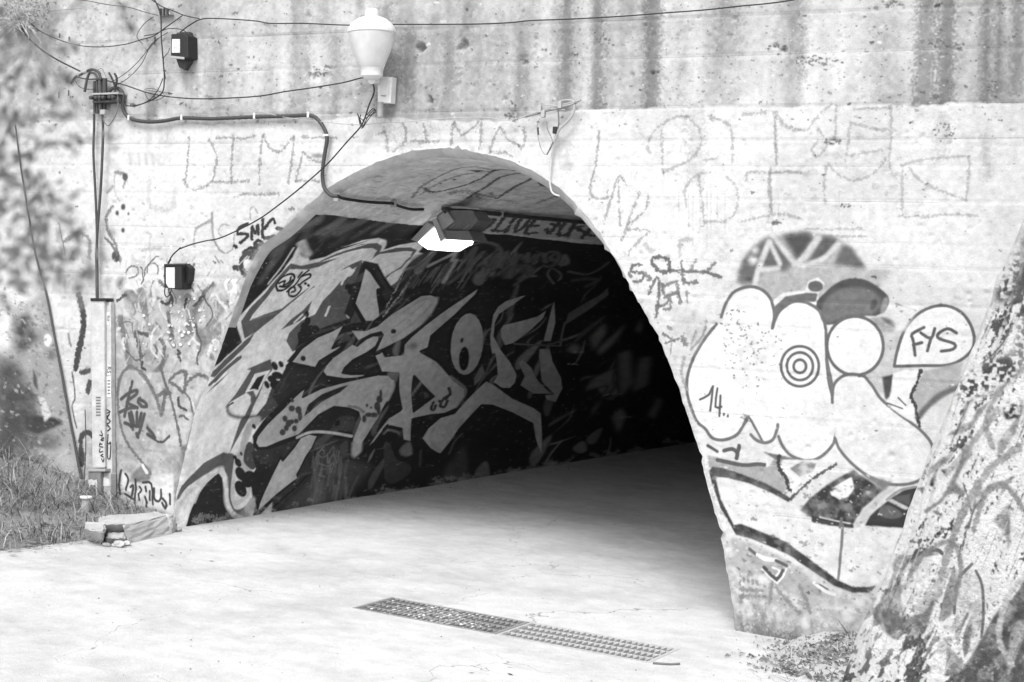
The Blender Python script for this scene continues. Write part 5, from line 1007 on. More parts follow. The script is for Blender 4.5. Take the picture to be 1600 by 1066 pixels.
def cable(pts, Y, r_px, mat, label, cat="cable", group=None, name="cable", n=6, sm=6, ridge=0.0, Ys=None):
    P = spline(pts, sm); k = len(P)
    ys = np.full(k, Y) if Ys is None else np.interp(np.linspace(0, 1, k), np.linspace(0, 1, len(Ys)), Ys)
    W = [at_y(x, y, ys[i]) for i, (x, y) in enumerate(P)]
    mb = MB(); mb.tube(W, r_px * .0046, n, ridge=ridge); o = mb.build(name, mat, smooth=True); tag(o, label, cat, group); return o
Z1 = WN(0, 0, 2.665); Z2 = WN(80, 80, 4.442); Z3 = WN(400, 0, 2.665); Z4 = WN(500, 0, 5.33); Z5 = WN(800, 0, 2.665)
gw = "cables strung over the tunnel wall"
cable(Z1((85, 105), (110, 150), (170, 205), (240, 250), (340, 300)), -.06, 1.5, m_rub, "thick black cable sagging from the weed tuft down to the insulator rack", group=gw)
cable(Z1((115, 85), (160, 125), (230, 160), (320, 188), (420, 196), (520, 185), (590, 165), (640, 150), (690, 115), (760, 65)), -.06, .9, m_rub, "thin black cable looping below two wall nails at the upper left", group=gw)
cable(Z1((300, -4), (370, 5), (450, 20), (540, 32), (600, 50), (660, 65)), -.05, .7, m_rub, "thin cable entering at the very top left and ending at the small terminal", group=gw)
cable(Z1((200, 48), (260, 42), (340, 36)), -.03, .4, m_mid, "short faint wire lying on the bare concrete at the upper left", group=gw)
cable(Z1((620, -10), (670, 25), (720, 45), (770, 65), (830, 78)) , -.07, 1.0, m_rub, "short black cable crossing the small terminal near the top edge", group=gw)
cable(Z1((640, -8), (668, 60), (672, 160), (680, 260), (684, 330), (672, 390), (600, 430), (540, 442), (510, 430)) , -.08, 1.2, m_rub, "black cable hanging down past the upper meter box and back to the rack", group=gw)
cable(Z1((750, 135), (790, 105), (840, 80), (920, 78), (1066, 88)) + Z3((60, 98), (200, 98), (380, 105), (560, 102), (760, 102), (940, 100), (1066, 94)) + Z5((80, 86), (240, 80), (460, 68), (640, 54), (800, 42), (960, 25), (1066, 15)) + [(1240, 0), (1300, -12)], -.07, 1.05, m_rub, "long black cable running across the wall from the upper meter box to the top right", group=gw)
cable(Z1((460, 345), (530, 300), (590, 240), (640, 175), (700, 135)), -.06, .6, m_rub, "thin wire rising from the rack, left one of a pair", group=gw)
cable(Z1((480, 360), (540, 320), (590, 265), (620, 205), (660, 160)), -.06, .6, m_rub, "thin wire rising from the rack, right one of a pair", group=gw)
cable(Z1((600, 150), (650, 140), (700, 120), (770, 130), (795, 190), (785, 260)), -.06, .8, m_rub, "black cable curling round the right side of the upper meter box", group=gw)
cable(Z1((690, 330), (680, 250), (700, 220), (706, 200)), -.06, .6, m_rub, "short wire dropping from the left edge of the upper meter box", group=gw)
cable(Z1((640, 70), (600, 100), (570, 150), (595, 185)), -.06, .6, m_rub, "small hooked wire hanging left of the terminal", group=gw)
cable(Z1((440, 335), (520, 355), (620, 388), (720, 405), (850, 412), (1066, 402)) + Z3((120, 382), (240, 365), (360, 345), (440, 325), (490, 322)), -.07, 1.15, m_rub, "black cable running from the insulator rack to the globe lamp", group=gw)
cable(Z1((600, 380), (620, 415), (660, 415), (684, 395), (640, 370), (605, 375), (720, 390)), -.06, .5, m_rub, "thin wire coiled in a loop right of the rack", group=gw)
cable(Z1((860, 412), (950, 430), (1066, 460)) + Z3((0, 460), (100, 485), (200, 500), (320, 512), (430, 520), (520, 512), (620, 508), (760, 495), (880, 490), (960, 490), (1040, 500)) + Z5((60, 485), (120, 470), (180, 450), (270, 430)), -.06, .75, m_wwire, "thin pale wire sagging from the rack cable across to the wire bundle", group=gw)
cable(Z3((480, 325), (492, 380), (470, 440), (450, 500), (430, 535), (380, 590), (300, 680), (200, 770), (100, 850), (0, 920)) + L_((290, 855), (180, 880), (80, 905), (0, 935)) + J_((520, 75), (470, 120), (440, 170)), -.09, 1.2, m_rub, "black cable dropping from the globe lamp diagonally to the lower meter box", group=gw)
cable(Z3((425, 480), (440, 530), (470, 480), (495, 455), (485, 475), (440, 535), (455, 515), (432, 490)), -.1, .7, m_rub, "small knot of cable ends tied below the globe lamp", group=gw, cat="cable knot")
for i, (pp, lb) in enumerate([(Z4((310, 945), (335, 1000), (350, 1050)), "short cable end sticking up left at the knot below the lamp"), (Z4((340, 955), (330, 1010), (365, 1060)), "short cable end standing upright at the knot below the lamp"), (Z4((360, 1000), (420, 960), (465, 930), (440, 905), (390, 960)), "open cable loop at the right of the knot below the lamp")]):
    cable(pp, -.1, .8, m_rub, lb, group=gw)
# ribbed conduit from the rack, along the top of the white paint, into the arch
cq = Z2((370, 400), (380, 320), (420, 262), (470, 262), (500, 310), (500, 400), (545, 465), (660, 490), (780, 485), (900, 465), (1066, 468)) + L_((240, 66), (500, 55), (700, 50), (870, 45), (930, 80), (970, 140), (985, 200), (970, 300), (955, 420), (965, 520), (1010, 575), (1060, 582))
cable(cq, -.05, 3.1, m_conduit, "thick ribbed grey conduit running along the white paint edge and down to the arch", cat="conduit", name="conduit", n=8, sm=14, ridge=.16)
# its clips
for i, (x, y) in enumerate([Z2((548, 465))[0], Z2((915, 462))[0], L_((510, 50))[0], L_((868, 42))[0], L_((985, 178))[0]]):
    mb = MB(); c = at_y(x, y, -.045); vert = i == 4
    mb.box(c, (.018 if not vert else .05, .05, .045 if not vert else .016)); tag(mb.build("pipe_clip", m_white_rough, bevel=.004), ["white clip on the conduit right beside the rack", "white clip on the conduit second from the rack", "white clip on the conduit midway along its level run", "white clip on the conduit just before it bends down", "white clip on the conduit where it drops to the arch"][i], "clip", "clips holding the conduit")
# conduit inside: fixed along the lining
def vp(x, y, off=.03):
    s, Y = at_vault(x, y); i = min(int(np.interp(s, SARC, np.arange(NS))), NS - 1); q = vault_point(s, max(Y, .0)); q[0] += INW[i, 0] * off; q[2] += INW[i, 1] * off; return q
mb = MB(); cpts = [at_y(*L_((1040, 581))[0], -.05), at_y(527, 306, -.03)] + [vp(x, y) for x, y in H_((300, 272), (380, 285), (460, 293), (545, 298), (580, 312), (640, 328), (700, 328))]
mb.tube(spline(cpts, 5), .0125, 8); tag(mb.build("conduit", m_rub, smooth=True), "black conduit along the tunnel ceiling from the arch edge to the floodlight", "conduit")
mb = MB(); cpts = [vp(x, y, .03) for x, y in H_((800, 325), (900, 338), (1000, 345), (1200, 365), (1400, 384), (1500, 394), (1580, 402))]
mb.tube(spline(cpts, 5), .02, 8); tag(mb.build("conduit", m_dk, smooth=True), "dark pipe continuing deeper along the tunnel ceiling behind the floodlight", "conduit")
for i, (x, y) in enumerate(H_((268, 268), (552, 300), (1090, 352))):
    c = vp(x, y, .03); mb = MB(); mb.box(c, (.05, .018, .06)); tag(mb.build("pipe_clip", m_gal, bevel=.004), ["clip on the ceiling conduit at the arch edge", "clip on the ceiling conduit before the floodlight", "clip on the ceiling pipe beyond the floodlight"][i], "clip", "clips holding the ceiling conduit")

# ---- insulator rack with standing cables
rack = empty("insulator_rack", at_y(160, 152, -.02), "dark steel clamp rack with insulators and bent cable ends at the upper left", "cable rack")
mb = MB(); mb.prism(Z2((275, 292), (465, 285), (465, 298), (275, 305)), -.12, .12); mb.build("rack_bar", m_gal, rack, bevel=.003)
mb = MB(); mb.prism(Z2((285, 345), (460, 340), (460, 352), (285, 360)), -.11, .1); mb.build("rack_bar", m_dk, rack, bevel=.003)
for x, y in Z2((290, 326), (325, 325), (350, 324), (375, 324), (418, 322), (442, 322)):
    c = at_y(x, y, -.1); mb = MB(); mb.lathe([(.003, 0), (.014, 0), (.016, .012), (.011, .018), (.016, .024), (.016, .034), (.006, .04)], c, 10, (0, -1, 0)); mb.build("insulator", m_dk, rack, smooth=True)
for i, (x, r, y0, y1) in enumerate([(300, .012, 210, 430), (318, .012, 200, 435), (345, .013, 190, 430), (372, .02, 190, 350)]):
    mb = MB(); mb.tube([at_y(*Z2((x, y0))[0], -.07), at_y(*Z2((x, (y0 + y1) / 2))[0], -.07), at_y(*Z2((x + 2, y1))[0], -.07)], r, 8); mb.build("cable_stub", m_dk if i < 3 else m_conduit, rack, smooth=True)
for pts, r, mt in [(((345, 200), (330, 150), (290, 128), (245, 140), (200, 165), (165, 185), (135, 225)), .012, m_dk), (((325, 200), (305, 160), (270, 150), (250, 190), (240, 240), (232, 285)), .011, m_dk), (((250, 138), (215, 150), (185, 170)), .015, m_wwire), (((230, 190), (175, 180), (165, 200), (200, 250), (260, 265), (310, 262)), .003, m_rub), (((170, 180), (260, 195), (360, 190)), .005, m_rub), (((400, 150), (420, 185), (440, 240), (445, 280)), .008, m_rub), (((440, 155), (455, 190), (450, 240)), .009, m_rub), (((280, 130), (340, 105), (400, 108), (440, 130), (450, 160)), .0025, m_wwire), (((300, 150), (350, 120), (380, 180)), .003, m_mid)]:
    mb = MB(); mb.tube([at_y(x, y, -.09) for x, y in spline(Z2(*pts), 5)], r, 6); mb.build("cable_end", mt, rack, smooth=True)
cable(Z2((360, 420), (365, 480), (395, 518), (440, 460), (462, 390), (462, 300)), -.1, 1.1, m_mid, "grey cable loop drooping under the insulator rack", group=gw)
cable(Z2((470, 300), (480, 350), (530, 380), (600, 378), (680, 340), (740, 270), (775, 190)), -.1, .8, m_rub, "thin cable curving from the rack up to the hanging cable", group=gw)
mb = MB(); c = at_y(*Z2((368, 425))[0], -.1); mb.box(c, (.05, .05, .04)); tag(mb.build("cable_clamp", m_gal, bevel=.006), "small pale clamp on the cable just under the rack", "clamp")
pip = "dark cables dropping from the rack to the utility box"
cable([(147, 178), (147, 200), (146, 240), (149, 300), (151, 350), (152, 405)], -.06, 2.2, m_dk, "left of two dark cables dropping from the rack to the utility box", group=pip, n=8)
cable([(160, 178), (161, 200), (160, 240), (157, 300), (153, 350), (151, 390), (152, 405)], -.09, 2.4, m_dk, "right of two dark cables dropping from the rack to the utility box", group=pip, n=8)
mb = MB(); mb.tube([at_y(151, 395, -.06), at_y(152, 467, -.07)], .014, 8); tag(mb.build("cable_sleeve", m_dk, smooth=True), "dark sleeve joining the two dropping cables above the utility box", "sleeve")

# ---- utility box column
ub = empty("utility_box", at_y(160, 790, -.05), "tall narrow white utility box column with scribbled stickers at the left of the arch", "utility box")
mb = MB(); mb.prism([(142, 470), (163, 470), (163.5, 731), (144, 731)], -.09, .03); b1_ = mb.build("cabinet", simple("weathered_white_cabinet", .43, .8, .45, 14, .4, 60), ub, bevel=.006)
mb = MB(); mb.prism([(165, 472), (173, 472), (175, 742), (166, 742)], -.06, .05); mb.build("side_duct", simple("sticker_covered_duct", .42, .7, .5, 16, .2, 60), ub, bevel=.004)
mb = MB(); mb.prism([(141, 466), (166, 466), (166, 470.5), (141, 470.5)], -.10, .09); mb.build("cap", m_black, ub, bevel=.003)
mb = MB(); mb.prism([(138, 736), (157, 736), (157, 792), (139, 792)], -.12, .09); mb.build("pedestal", simple("grey_pedestal", .17, .8, .3, 20, .4, 50), ub, bevel=.005)
mb = MB(); mb.prism([(157.5, 738), (173, 740), (173, 795), (157.5, 795)], -.08, .07); mb.build("pedestal_side", simple("pale_pedestal", .33, .8, .3, 20, .4, 50), ub, bevel=.005)
mb = MB(); mb.prism([(137, 733), (164, 733), (164, 737), (137, 737)], -.13, .12); mb.build("pedestal_top", m_gal, ub, bevel=.003)
mb = MB(); mb.prism([(138, 750), (143, 749), (147, 751), (151, 749), (152, 763), (148, 757), (145, 759), (142, 757), (139, 763)], -.1235, .003); mb.build("sticker", m_lab, ub)
mb = MB(); mb.prism([(158, 748), (164, 746), (171, 750), (171, 760), (158, 760)], -.0835, .003); mb.build("sticker", m_lab, ub)
def ink(segs, Y, w_px, mat, par, name="writing"):
    mb = MB()
    for s in segs:
        P = spline(s, 4); mb.tube([at_y(x, y, Y) for x, y in P], w_px * .0023, 5)
    return mb.build(name, mat, par)
wk = WN(160, 570, 4.44); s1 = WN(0, 640, 4.442)
ink([s1((700, 145), (712, 180), (690, 175)), s1((705, 190), (718, 215), (700, 210), (722, 195)), s1((695, 230), (690, 255), (715, 260)), s1((690, 240), (710, 240)), s1((695, 270), (690, 295), (715, 290)), s1((715, 310), (700, 320), (720, 330)), s1((705, 340), (715, 365), (722, 340))], -.092, 2.0, m_black, b1_)
ink([s1((745, 40), (740, 90), (760, 120)), s1((760, 30), (745, 60), (765, 80), (745, 100)), s1((742, 110), (765, 130), (745, 150)), s1((750, 170), (745, 300), (750, 340), (765, 330), (768, 230), (755, 240)), s1((740, 0), (765, 15), (742, 25))], -.062, 2.2, m_black, ub)
for (x0, y0, x1, y1) in [(166.5, 488, 171, 508), (166.5, 589, 173.5, 621), (167, 570, 173, 586)]:
    mb = MB(); mb.prism([(x0, y0), (x1, y0), (x1, y1), (x0, y1)], -.0635, .003); mb.build("sticker", m_lab, ub)
def txt(body, px, py, Y, size, mat, par, roty=0.0, name="lettering"):
    cu = bpy.data.curves.new(name, 'FONT'); cu.body = body; cu.size = size; cu.align_x = 'CENTER'; cu.align_y = 'CENTER'; cu.extrude = .0006
    o = bpy.data.objects.new(name, cu); COL.objects.link(o); dg = bpy.context.evaluated_depsgraph_get()
    me = bpy.data.meshes.new_from_object(o.evaluated_get(dg)); bpy.data.objects.remove(o); me.materials.clear(); me.materials.append(mat)
    o = bpy.data.objects.new(name, me); COL.objects.link(o); o.parent = par
    o.location = Vector(at_y(px, py, Y)) - Vector(wloc(par)); o.rotation_euler = (math.radians(90), roty, 0); return o
txt("RS", 170, 578, -.0645, .055, m_black, ub, math.radians(90)); txt("BLK", 169, 498, -.0645, .03, m_black, ub, math.radians(90))
for k in range(5):
    mb = MB(); y = 594 + k * 5; mb.prism([(168, y), (172, y), (172, y + 2), (168, y + 2)], -.0648, .0015); mb.build("print_line", m_mid, ub)
for k in range(7):
    mb = MB(); mb.prism([(150, 620 + k * 4.6), (157, 620 + k * 4.6), (157, 622.5 + k * 4.6), (150, 622.5 + k * 4.6)], -.0918, .0015); mb.build("print_line", m_mid, b1_)
cable([(131, 760), (134, 700), (133, 640)], -.2, .9, m_dk, "thin dark rod standing left of the utility box pedestal", cat="rod", name="rod")
# marker stub with round cap in the grass
mk = empty("vent_pipe", ground_at(135, 812), "short pipe stub with a pale round cap in the grass before the utility box", "pipe stub")
c = at_y(134.5, 778, -.55); mb = MB(); mb.lathe([(.034, -.25), (.034, .0)], c, 14); mb.build("pipe", m_gal, mk, smooth=True); mb = MB(); mb.lathe([(.01, -.006), (.047, -.004), (.050, .006), (.044, .014), (.01, .016)], c, 18); mb.build("cap", m_white_rough, mk, smooth=True)

# ---- meter boxes
def meter(px, Yb, sx, label, outer, panel, screws):
    o = empty("meter_box", at_y(px[0], px[1], 0), label, "meter box", "black meter boxes on the facade")
    W4 = outer[0]; pr = outer[1]
    mb = MB(); mb.prism(W4(*pr), -.13, .125); cs_ = mb.build("case", m_black, o, bevel=.008); None
    mb = MB(); mb.prism(W4(*panel), -.137, .008); mb.build("label_plate", m_lab, cs_, bevel=.002)
    for q in screws: mb = MB(); mb.prism(W4(*q[0]), q[1], q[2]); mb.build(q[3], q[4], o, bevel=.004)
    return o
mA = meter((278, 75), 0, 1, "black meter box with white label high on the bare concrete at upper left", (Z1, ((712, 142), (765, 138), (782, 150), (784, 240), (765, 246), (710, 240))), ((716, 163), (748, 163), (748, 220), (715, 220)),
      [(((735, 136), (785, 132), (797, 170), (796, 220), (785, 262), (766, 292), (745, 280), (734, 250), (736, 200)), -.06, .055, "back_plate", m_dk), (((710, 232), (766, 238), (766, 248), (710, 242)), -.142, .01, "bottom_lip", m_gal)])
txt("0 11", *Z1((731, 200))[0], -.1385, .02, m_mid, mA)
mB_ = meter((275, 430), 0, 1, "black meter box with white label beside the peeling paint left of the arch", (J_, ((408, 180), (525, 178), (528, 347), (490, 352), (410, 340))), ((423, 205), (480, 205), (480, 342), (440, 340), (423, 310)),
      [(((470, 178), (550, 178), (585, 210), (575, 300), (540, 350), (470, 350)), -.07, .065, "back_plate", m_black), (((414, 180), (548, 177), (548, 187), (414, 190)), -.142, .02, "top_lip", m_dk)])
cable(J_((418, 335), (415, 380), (432, 402), (455, 370), (458, 345)), -.08, 1.0, m_rub, "cable looping under the lower meter box", group=gw)
cable(J_((455, 150), (440, 175), (440, 190)), -.09, 1.6, m_rub, "cable end plugged into the top of the lower meter box", group=gw)
# flaps of peeling paint round it
mb = MB(); rs = np.random.RandomState(9)
for k in range(110):
    x = rs.uniform(255, 320); y = rs.uniform(385, 520)
    if rs.rand() < .4: x, y = rs.uniform(180, 340), rs.uniform(400, 560)
    c = at_y(x, y, -.006); s_ = rs.uniform(.004, .02); a = rs.uniform(0, 6.28); e = []
    for q in range(5): r = s_ * rs.uniform(.5, 1); t = a + q * 1.256; e.append(c + np.array((math.cos(t) * r, -abs(math.sin(t * .5)) * rs.uniform(.002, .014), math.sin(t) * r)))
    mb.add(e, [(0, 1, 2, 3, 4)])
tag(mesh_obj("peeling_paint", mb.V, mb.F, simple("peeled_paint", .5, .8, .3, 30, 0)), "curled flakes of pale paint peeling from the wall round the lower meter box", "paint flakes", kind='stuff')
# small terminal at the top
tm = empty("cable_terminal", at_y(255, 18, 0), "small pale cable terminal block near the top edge above the cables", "terminal")
mb = MB(); mb.prism(Z1((650, 40), (700, 30), (710, 60), (660, 68)), -.06, .06); mb.build("block", m_gal, tm, bevel=.004)
for x in (662, 676, 690): mb = MB(); mb.prism(Z1((x, 36), (x + 7, 35), (x + 8, 62), (x + 1, 63)), -.075, .02); mb.build("screw_tab", m_dk, tm)
for i, (x, y, h) in enumerate([(93, 57, 4), (108, 62, 4), (92, 150, 6), (107, 147, 5), (242, 66, 8)]):
    mb = MB(); mb.tube([at_y(x, y - h, 0.0), at_y(x, y - h, -.035), at_y(x, y + h * .6, -.04)], .005, 6); tag(mb.build("wall_nail", m_dk), ["bent nail over the thin sagging cable, left one", "bent nail over the thin sagging cable, right one", "rusty nail left of the rack, lower left one", "rusty nail left of the rack, nearer the rack", "bent hook left of the upper meter box"][i], "nail", "nails in the facade")

# ---- globe street lamp on the wall
gl = empty("globe_lamp", at_y(580, 118, -.02), "pale acorn globe street lamp mounted on the wall above the arch", "street lamp")
Yl = -.26; kk = np.linalg.norm(at_y(580, 70, Yl) - CAM) / FPX
base = at_y(581, 121, Yl); tilt = np.array((-.03, -.02, 1.0)) ; tilt /= np.linalg.norm(tilt)
def prof(l): return [(r * kk, (121 - y) * kk) for r, y in l]
m_glass, nt, b = newmat("frosted_acrylic"); b.inputs['Base Color'].default_value = (.88,.88,.88,1); b.inputs['Roughness'].default_value = .28; b.inputs['Transmission Weight'].default_value = .45; b.inputs['IOR'].default_value = 1.2; gn_ = noise_n(nt, 7, 6, .7); gc_ = math_n(nt, 'MULTIPLY_ADD', gn_, .5); nt.nodes[-1].inputs[2].default_value = .6; nt.links.new(gc_, b.inputs['Base Color']); b.inputs['Subsurface Weight'].default_value = 0
mb = MB(); mb.lathe(prof([(17, 108), (19, 106), (22, 98), (27, 86), (32, 72), (35.5, 58), (36, 52), (34, 48), (20, 44)]), base, 40, tilt); mb.build("globe", m_glass, gl, smooth=True)
mb = MB(); mb.lathe(prof([(35, 55), (37.5, 53), (37.5, 50), (36, 46), (31, 39), (23, 32.5), (14, 29), (11, 28), (10.5, 20), (8, 17), (3, 16.5), (.5, 16.4)]), base, 40, tilt); mb.build("cap", m_wht, gl, smooth=True)
mb = MB(); mb.lathe(prof([(11, 124), (14, 121), (17, 119), (17.5, 110), (19, 108), (17, 107)]), base, 30, tilt); mb.build("collar", m_wht, gl, smooth=True)
mb = MB(); mb.prism(Z4((490, 150), (520, 148), (528, 160), (522, 172), (500, 172)), Yl, .03); mb.build("latch", m_dk, gl, bevel=.003)
mb = MB(); mb.prism(Z4((478, 640), (600, 640), (588, 860), (480, 855)), -.10, .07); mb.build("ballast_box", m_white_rough, gl, bevel=.006); bal = bpy.data.objects[[c.name for c in COL.objects if c.name.startswith("ballast_box")][0]]
mb = MB(); mb.prism(Z4((500, 665), (572, 665), (566, 790), (500, 785)), -.104, .005); mb.build("label_plate", m_lab, bal, bevel=.001)
mb = MB(); mb.prism(Z4((505, 795), (545, 797), (545, 803), (505, 801)), -.1046, .002); mb.build("print_line", m_mid, bal)
mb = MB(); mb.tube([base + np.array((0, 0, -.02)), at_y(584, 124, -.2), at_y(590, 126, -.1), at_y(592, 126, 0)], .03, 10); mb.build("bracket_arm", m_wht, gl, smooth=True)
mb = MB(); mb.tube([at_y(594.5, 160, -.1), at_y(594, 183, -.1)], .024, 10); mb.build("cable_gland", m_gal, gl, smooth=True)
mb = MB(); mb.tube([at_y(593.5 + 5 * math.cos(t), 187 + 5.5 * math.sin(t), -.1) for t in np.linspace(-.5, 5, 16)], .0038, 6); mb.build("hook_ring", m_gal, gl, smooth=True)
mb = MB(); mb.lathe(prof([(9, 108), (9, 98), (6, 94), (8, 84), (9, 74), (6, 66), (1, 63)]), base, 20, tilt); mb.build('bulb', m_gal, gl, smooth=True)
# ---- bundle of pale wires over the arch shoulder and the pipe that goes down into the arch
wb = empty("wire_bundle", at_y(870, 170, 0), "bundle of twisted pale wires with hanging loops at the right shoulder of the arch", "wire bundle")
M5 = M_
for pts, r, mt in [(((1100, 165), (1180, 130), (1260, 110), (1340, 75), (1420, 60), (1540, 30)), .008, m_wwire), (((1150, 150), (1230, 130), (1320, 105), (1400, 90), (1500, 55)), .008, m_mid), (((1230, 100), (1250, 70), (1330, 65), (1400, 75), (1480, 60)), .007, m_wwire), (((1370, 60), (1400, 35), (1470, 30), (1490, 55), (1400, 75)), .010, m_wwire), (((1250, 120), (1300, 95), (1360, 95), (1430, 100)), .007, m_wwire), (((1380, 95), (1385, 170), (1380, 230), (1350, 320), (1300, 420)), .010, m_mid), (((1250, 160), (1230, 220), (1245, 330), (1270, 400), (1300, 415), (1340, 350), (1330, 290), (1300, 230)), .0035, m_mid), (((1236, 225), (1240, 280)), .011, m_dk), (((1300, 180), (1305, 240), (1335, 300)), .004, m_mid), (((1500, 60), (1490, 120), (1450, 180), (1390, 240), (1350, 330)), .016, m_wwire), (((1500, 60), (1545, 28)), .004, m_dk)]:
    mb = MB(); mb.tube([at_y(x, y, -.07 - .02 * (i % 3)) for i, (x, y) in enumerate(spline(M5(*pts), 5))] if False else [at_y(x, y, -.075) for x, y in spline(M5(*pts), 5)], r * .58, 7); mb.build("wire", mt, wb, smooth=True)
for x, y in [(1250, 95), (1395, 65), (1360, 245), (1275, 130)]: c = at_y(*M5((x, y))[0], -.08); mb = MB(); mb.box(c, (.03, .03, .05)); mb.build("tie", m_wwire if y < 200 else m_black, wb, bevel=.005)
cable(M5((1365, 250), (1345, 350), (1330, 480), (1322, 600), (1330, 670), (1350, 700), (1390, 715)), -.03, 1.5, m_wall_pipe, "pale pipe dropping from the wire bundle and hooking into the arch", cat="pipe", name="pipe", n=8)

# ---- floodlight in the tunnel
FYv = at_vault(690, 335)[1]; print("flood depth", FYv)
fy = FYv - .12
fl = empty("floodlight", vp(680, 322, .02), "lit floodlight with box hood hanging from the tunnel ceiling", "floodlight")
f7 = WN(600, 280, 7.615)
def fp(name, q, y0, th, mat, bev=.004): mb = MB(); mb.prism(f7(*q), y0, th); return mb.build(name, mat, fl, bevel=bev)
m_fg = simple("weathered_grey_casting", .30, .6, .25, 18, .3, 50); m_fd = simple("dark_casting", .12, .6, .3, 18, .3, 50)
fp("junction_box", ((365, 370), (460, 290), (570, 208), (680, 225), (700, 300), (610, 330), (420, 480)), fy + .05, .16, m_fg); fp("box_lid", ((412, 480), (600, 318), (742, 318), (720, 352), (540, 498), (430, 492)), fy - .0, .05, simple("pale_casting", .42, .6, .2, 18, .2, 50))
fp("mounting_rail", ((600, 310), (740, 312), (1130, 340), (1130, 362), (740, 345), (610, 330)), fy + .06, .05, m_fg)
fp("gear_box", ((620, 458), (740, 365), (832, 505), (702, 605)), fy + .02, .18, m_fg); hs_ = fp("housing", ((742, 367), (1055, 372), (1120, 490), (1010, 612), (830, 602), (704, 606), (832, 505)), fy + .045, .24, m_fd)
fp("hood_skirt", ((690, 608), (1005, 612), (1066, 732), (722, 716)), fy + .01, .26, m_fd); fp("side_plate", ((318, 722), (512, 508), (592, 560), (400, 745)), fy + .03, .2, m_fg)
fp("bracket", ((568, 480), (622, 460), (722, 700), (668, 745)), fy - .02, .03, m_fg); 
m_em, nt, b = newmat("lit_glass"); b.inputs['Base Color'].default_value = (.9, .9, .9, 1); b.inputs['Emission Color'].default_value = (1, 1, 1, 1); b.inputs['Emission Strength'].default_value = 1.6
fp("reflector_glass", ((400, 750), (470, 690), (590, 588), (612, 600), (650, 680), (672, 742), (740, 716), (980, 733), (930, 780), (810, 850), (660, 850), (520, 838), (450, 790)), fy + .05, .14, m_em)
mb = MB(); c = at_y(*f7((1028, 748))[0], fy + .06); mb.lathe([(.004, -.03), (.018, -.022), (.024, 0), (.018, .01)], c, 14, (0, 0, 1)); mb.build("sensor_lens", m_em, fl, smooth=True)
for x0, y0 in ((778, 584), (945, 598)):
    for k in range(6):
        q = f7((x0 + k * 13, y0 - k * 10))[0]; mb = MB(); mb.box(at_y(q[0], q[1], fy + .04 + (.0 if x0 < 900 else .0)), (.0035, .008, .0035)); mb.build("rivet", m_lab, hs_)
mb = MB(); c = at_y(*f7((730, 397))[0], fy + .015); mb.lathe([(.001, 0), (.009, 0), (.009, .01)], c, 12, (0, -1, 0)); mb.build("knockout", m_black, fl)

# ---- broken kerb block
kb = empty("kerb_block", ground_at(205, 850), "broken concrete kerb block lying at the left foot of the arch", "kerb block")
def gp(x, y, h=0.0):                      # point whose picture position is (x,y) when h above the road
    d = ray(x, y); t = (GA + h + GB * CAM[0] - CAM[2]) / (d[2] - GB * d[0]); return CAM + t * d
m_kerb = simple("cracked_kerb_concrete", .42, .9, .3, 6, .7, 40, local=False)
H1 = .135
def slab(name, bot, top, mat, bev=.012, jit=.004, H1=.135):
    V = [gp(x, y, 0) - np.array((0, 0, .02)) for x, y in bot] + [gp(x, y, H1) for x, y in top]; n = len(bot)
    mb = MB(); mb.add(V, [tuple(range(n))[::-1], tuple(range(n, 2 * n))] + [(i, (i + 1) % n, (i + 1) % n + n, i + n) for i in range(n)]); o = mb.build(name, mat, kb)
    bm = bmesh.new(); bm.from_mesh(o.data); bmesh.ops.bevel(bm, geom=list(bm.edges), offset=bev, segments=2, affect='EDGES')
    bmesh.ops.subdivide_edges(bm, edges=[e for e in bm.edges if e.calc_length() > .05], cuts=5, use_grid_fill=True)
    r = random.Random(3)
    for v in bm.verts: v.co += Vector((r.uniform(-jit, jit), r.uniform(-jit, jit), r.uniform(-jit, jit)))
    bm.to_mesh(o.data); bm.free(); return o
slab("kerb_piece", [(200, 850), (268, 835), (277, 828), (262, 812), (200, 826)], [(192, 822), (262, 806), (272, 808), (245, 799), (190, 805)], m_kerb, jit=.006)
slab("kerb_piece", [(134, 842), (160, 850), (165, 838), (166, 830), (140, 828)], [(132, 826), (160, 831), (165, 826), (164, 818), (134, 815)], m_kerb, .01, .006)
slab("kerb_piece", [(164, 848), (196, 850), (201, 838), (168, 837)], [(166, 840), (194, 841), (198, 831), (168, 831)], m_kerb, .008, .006, H1=.06)
slab("kerb_piece", [(150, 838), (204, 839), (204, 822), (150, 824)], [(152, 819), (197, 819), (200, 803), (156, 806)], m_kerb, .01, .006)
for i, (x, y, r) in enumerate([(186, 850, .04), (197, 849, .03), (178, 852, .02), (192, 830, .03), (166, 851, .025), (277, 826, .03)]):
    c = gp(x, y, r * .6); bm = bmesh.new(); bmesh.ops.create_icosphere(bm, subdivisions=2, radius=r); rr = random.Random(i)
    for v in bm.verts: v.co = Vector((v.co.x * 1.3, v.co.y, v.co.z * .7)) * rr.uniform(.8, 1.15)
    me = bpy.data.meshes.new("rubble"); bm.to_mesh(me); bm.free(); me.materials.append(m_kerb); o = bpy.data.objects.new("rubble", me); COL.objects.link(o); o.location = c
    tag(o, ["largest rubble lump in front of the kerb block", "rubble lump right of the largest one by the kerb block", "small rubble lump left of the largest by the kerb block", "rubble lump lying on the broken kerb block", "small rubble lump at the left crack of the kerb block", "rubble lump at the right end of the kerb block"][i], "rubble", "rubble by the kerb block")

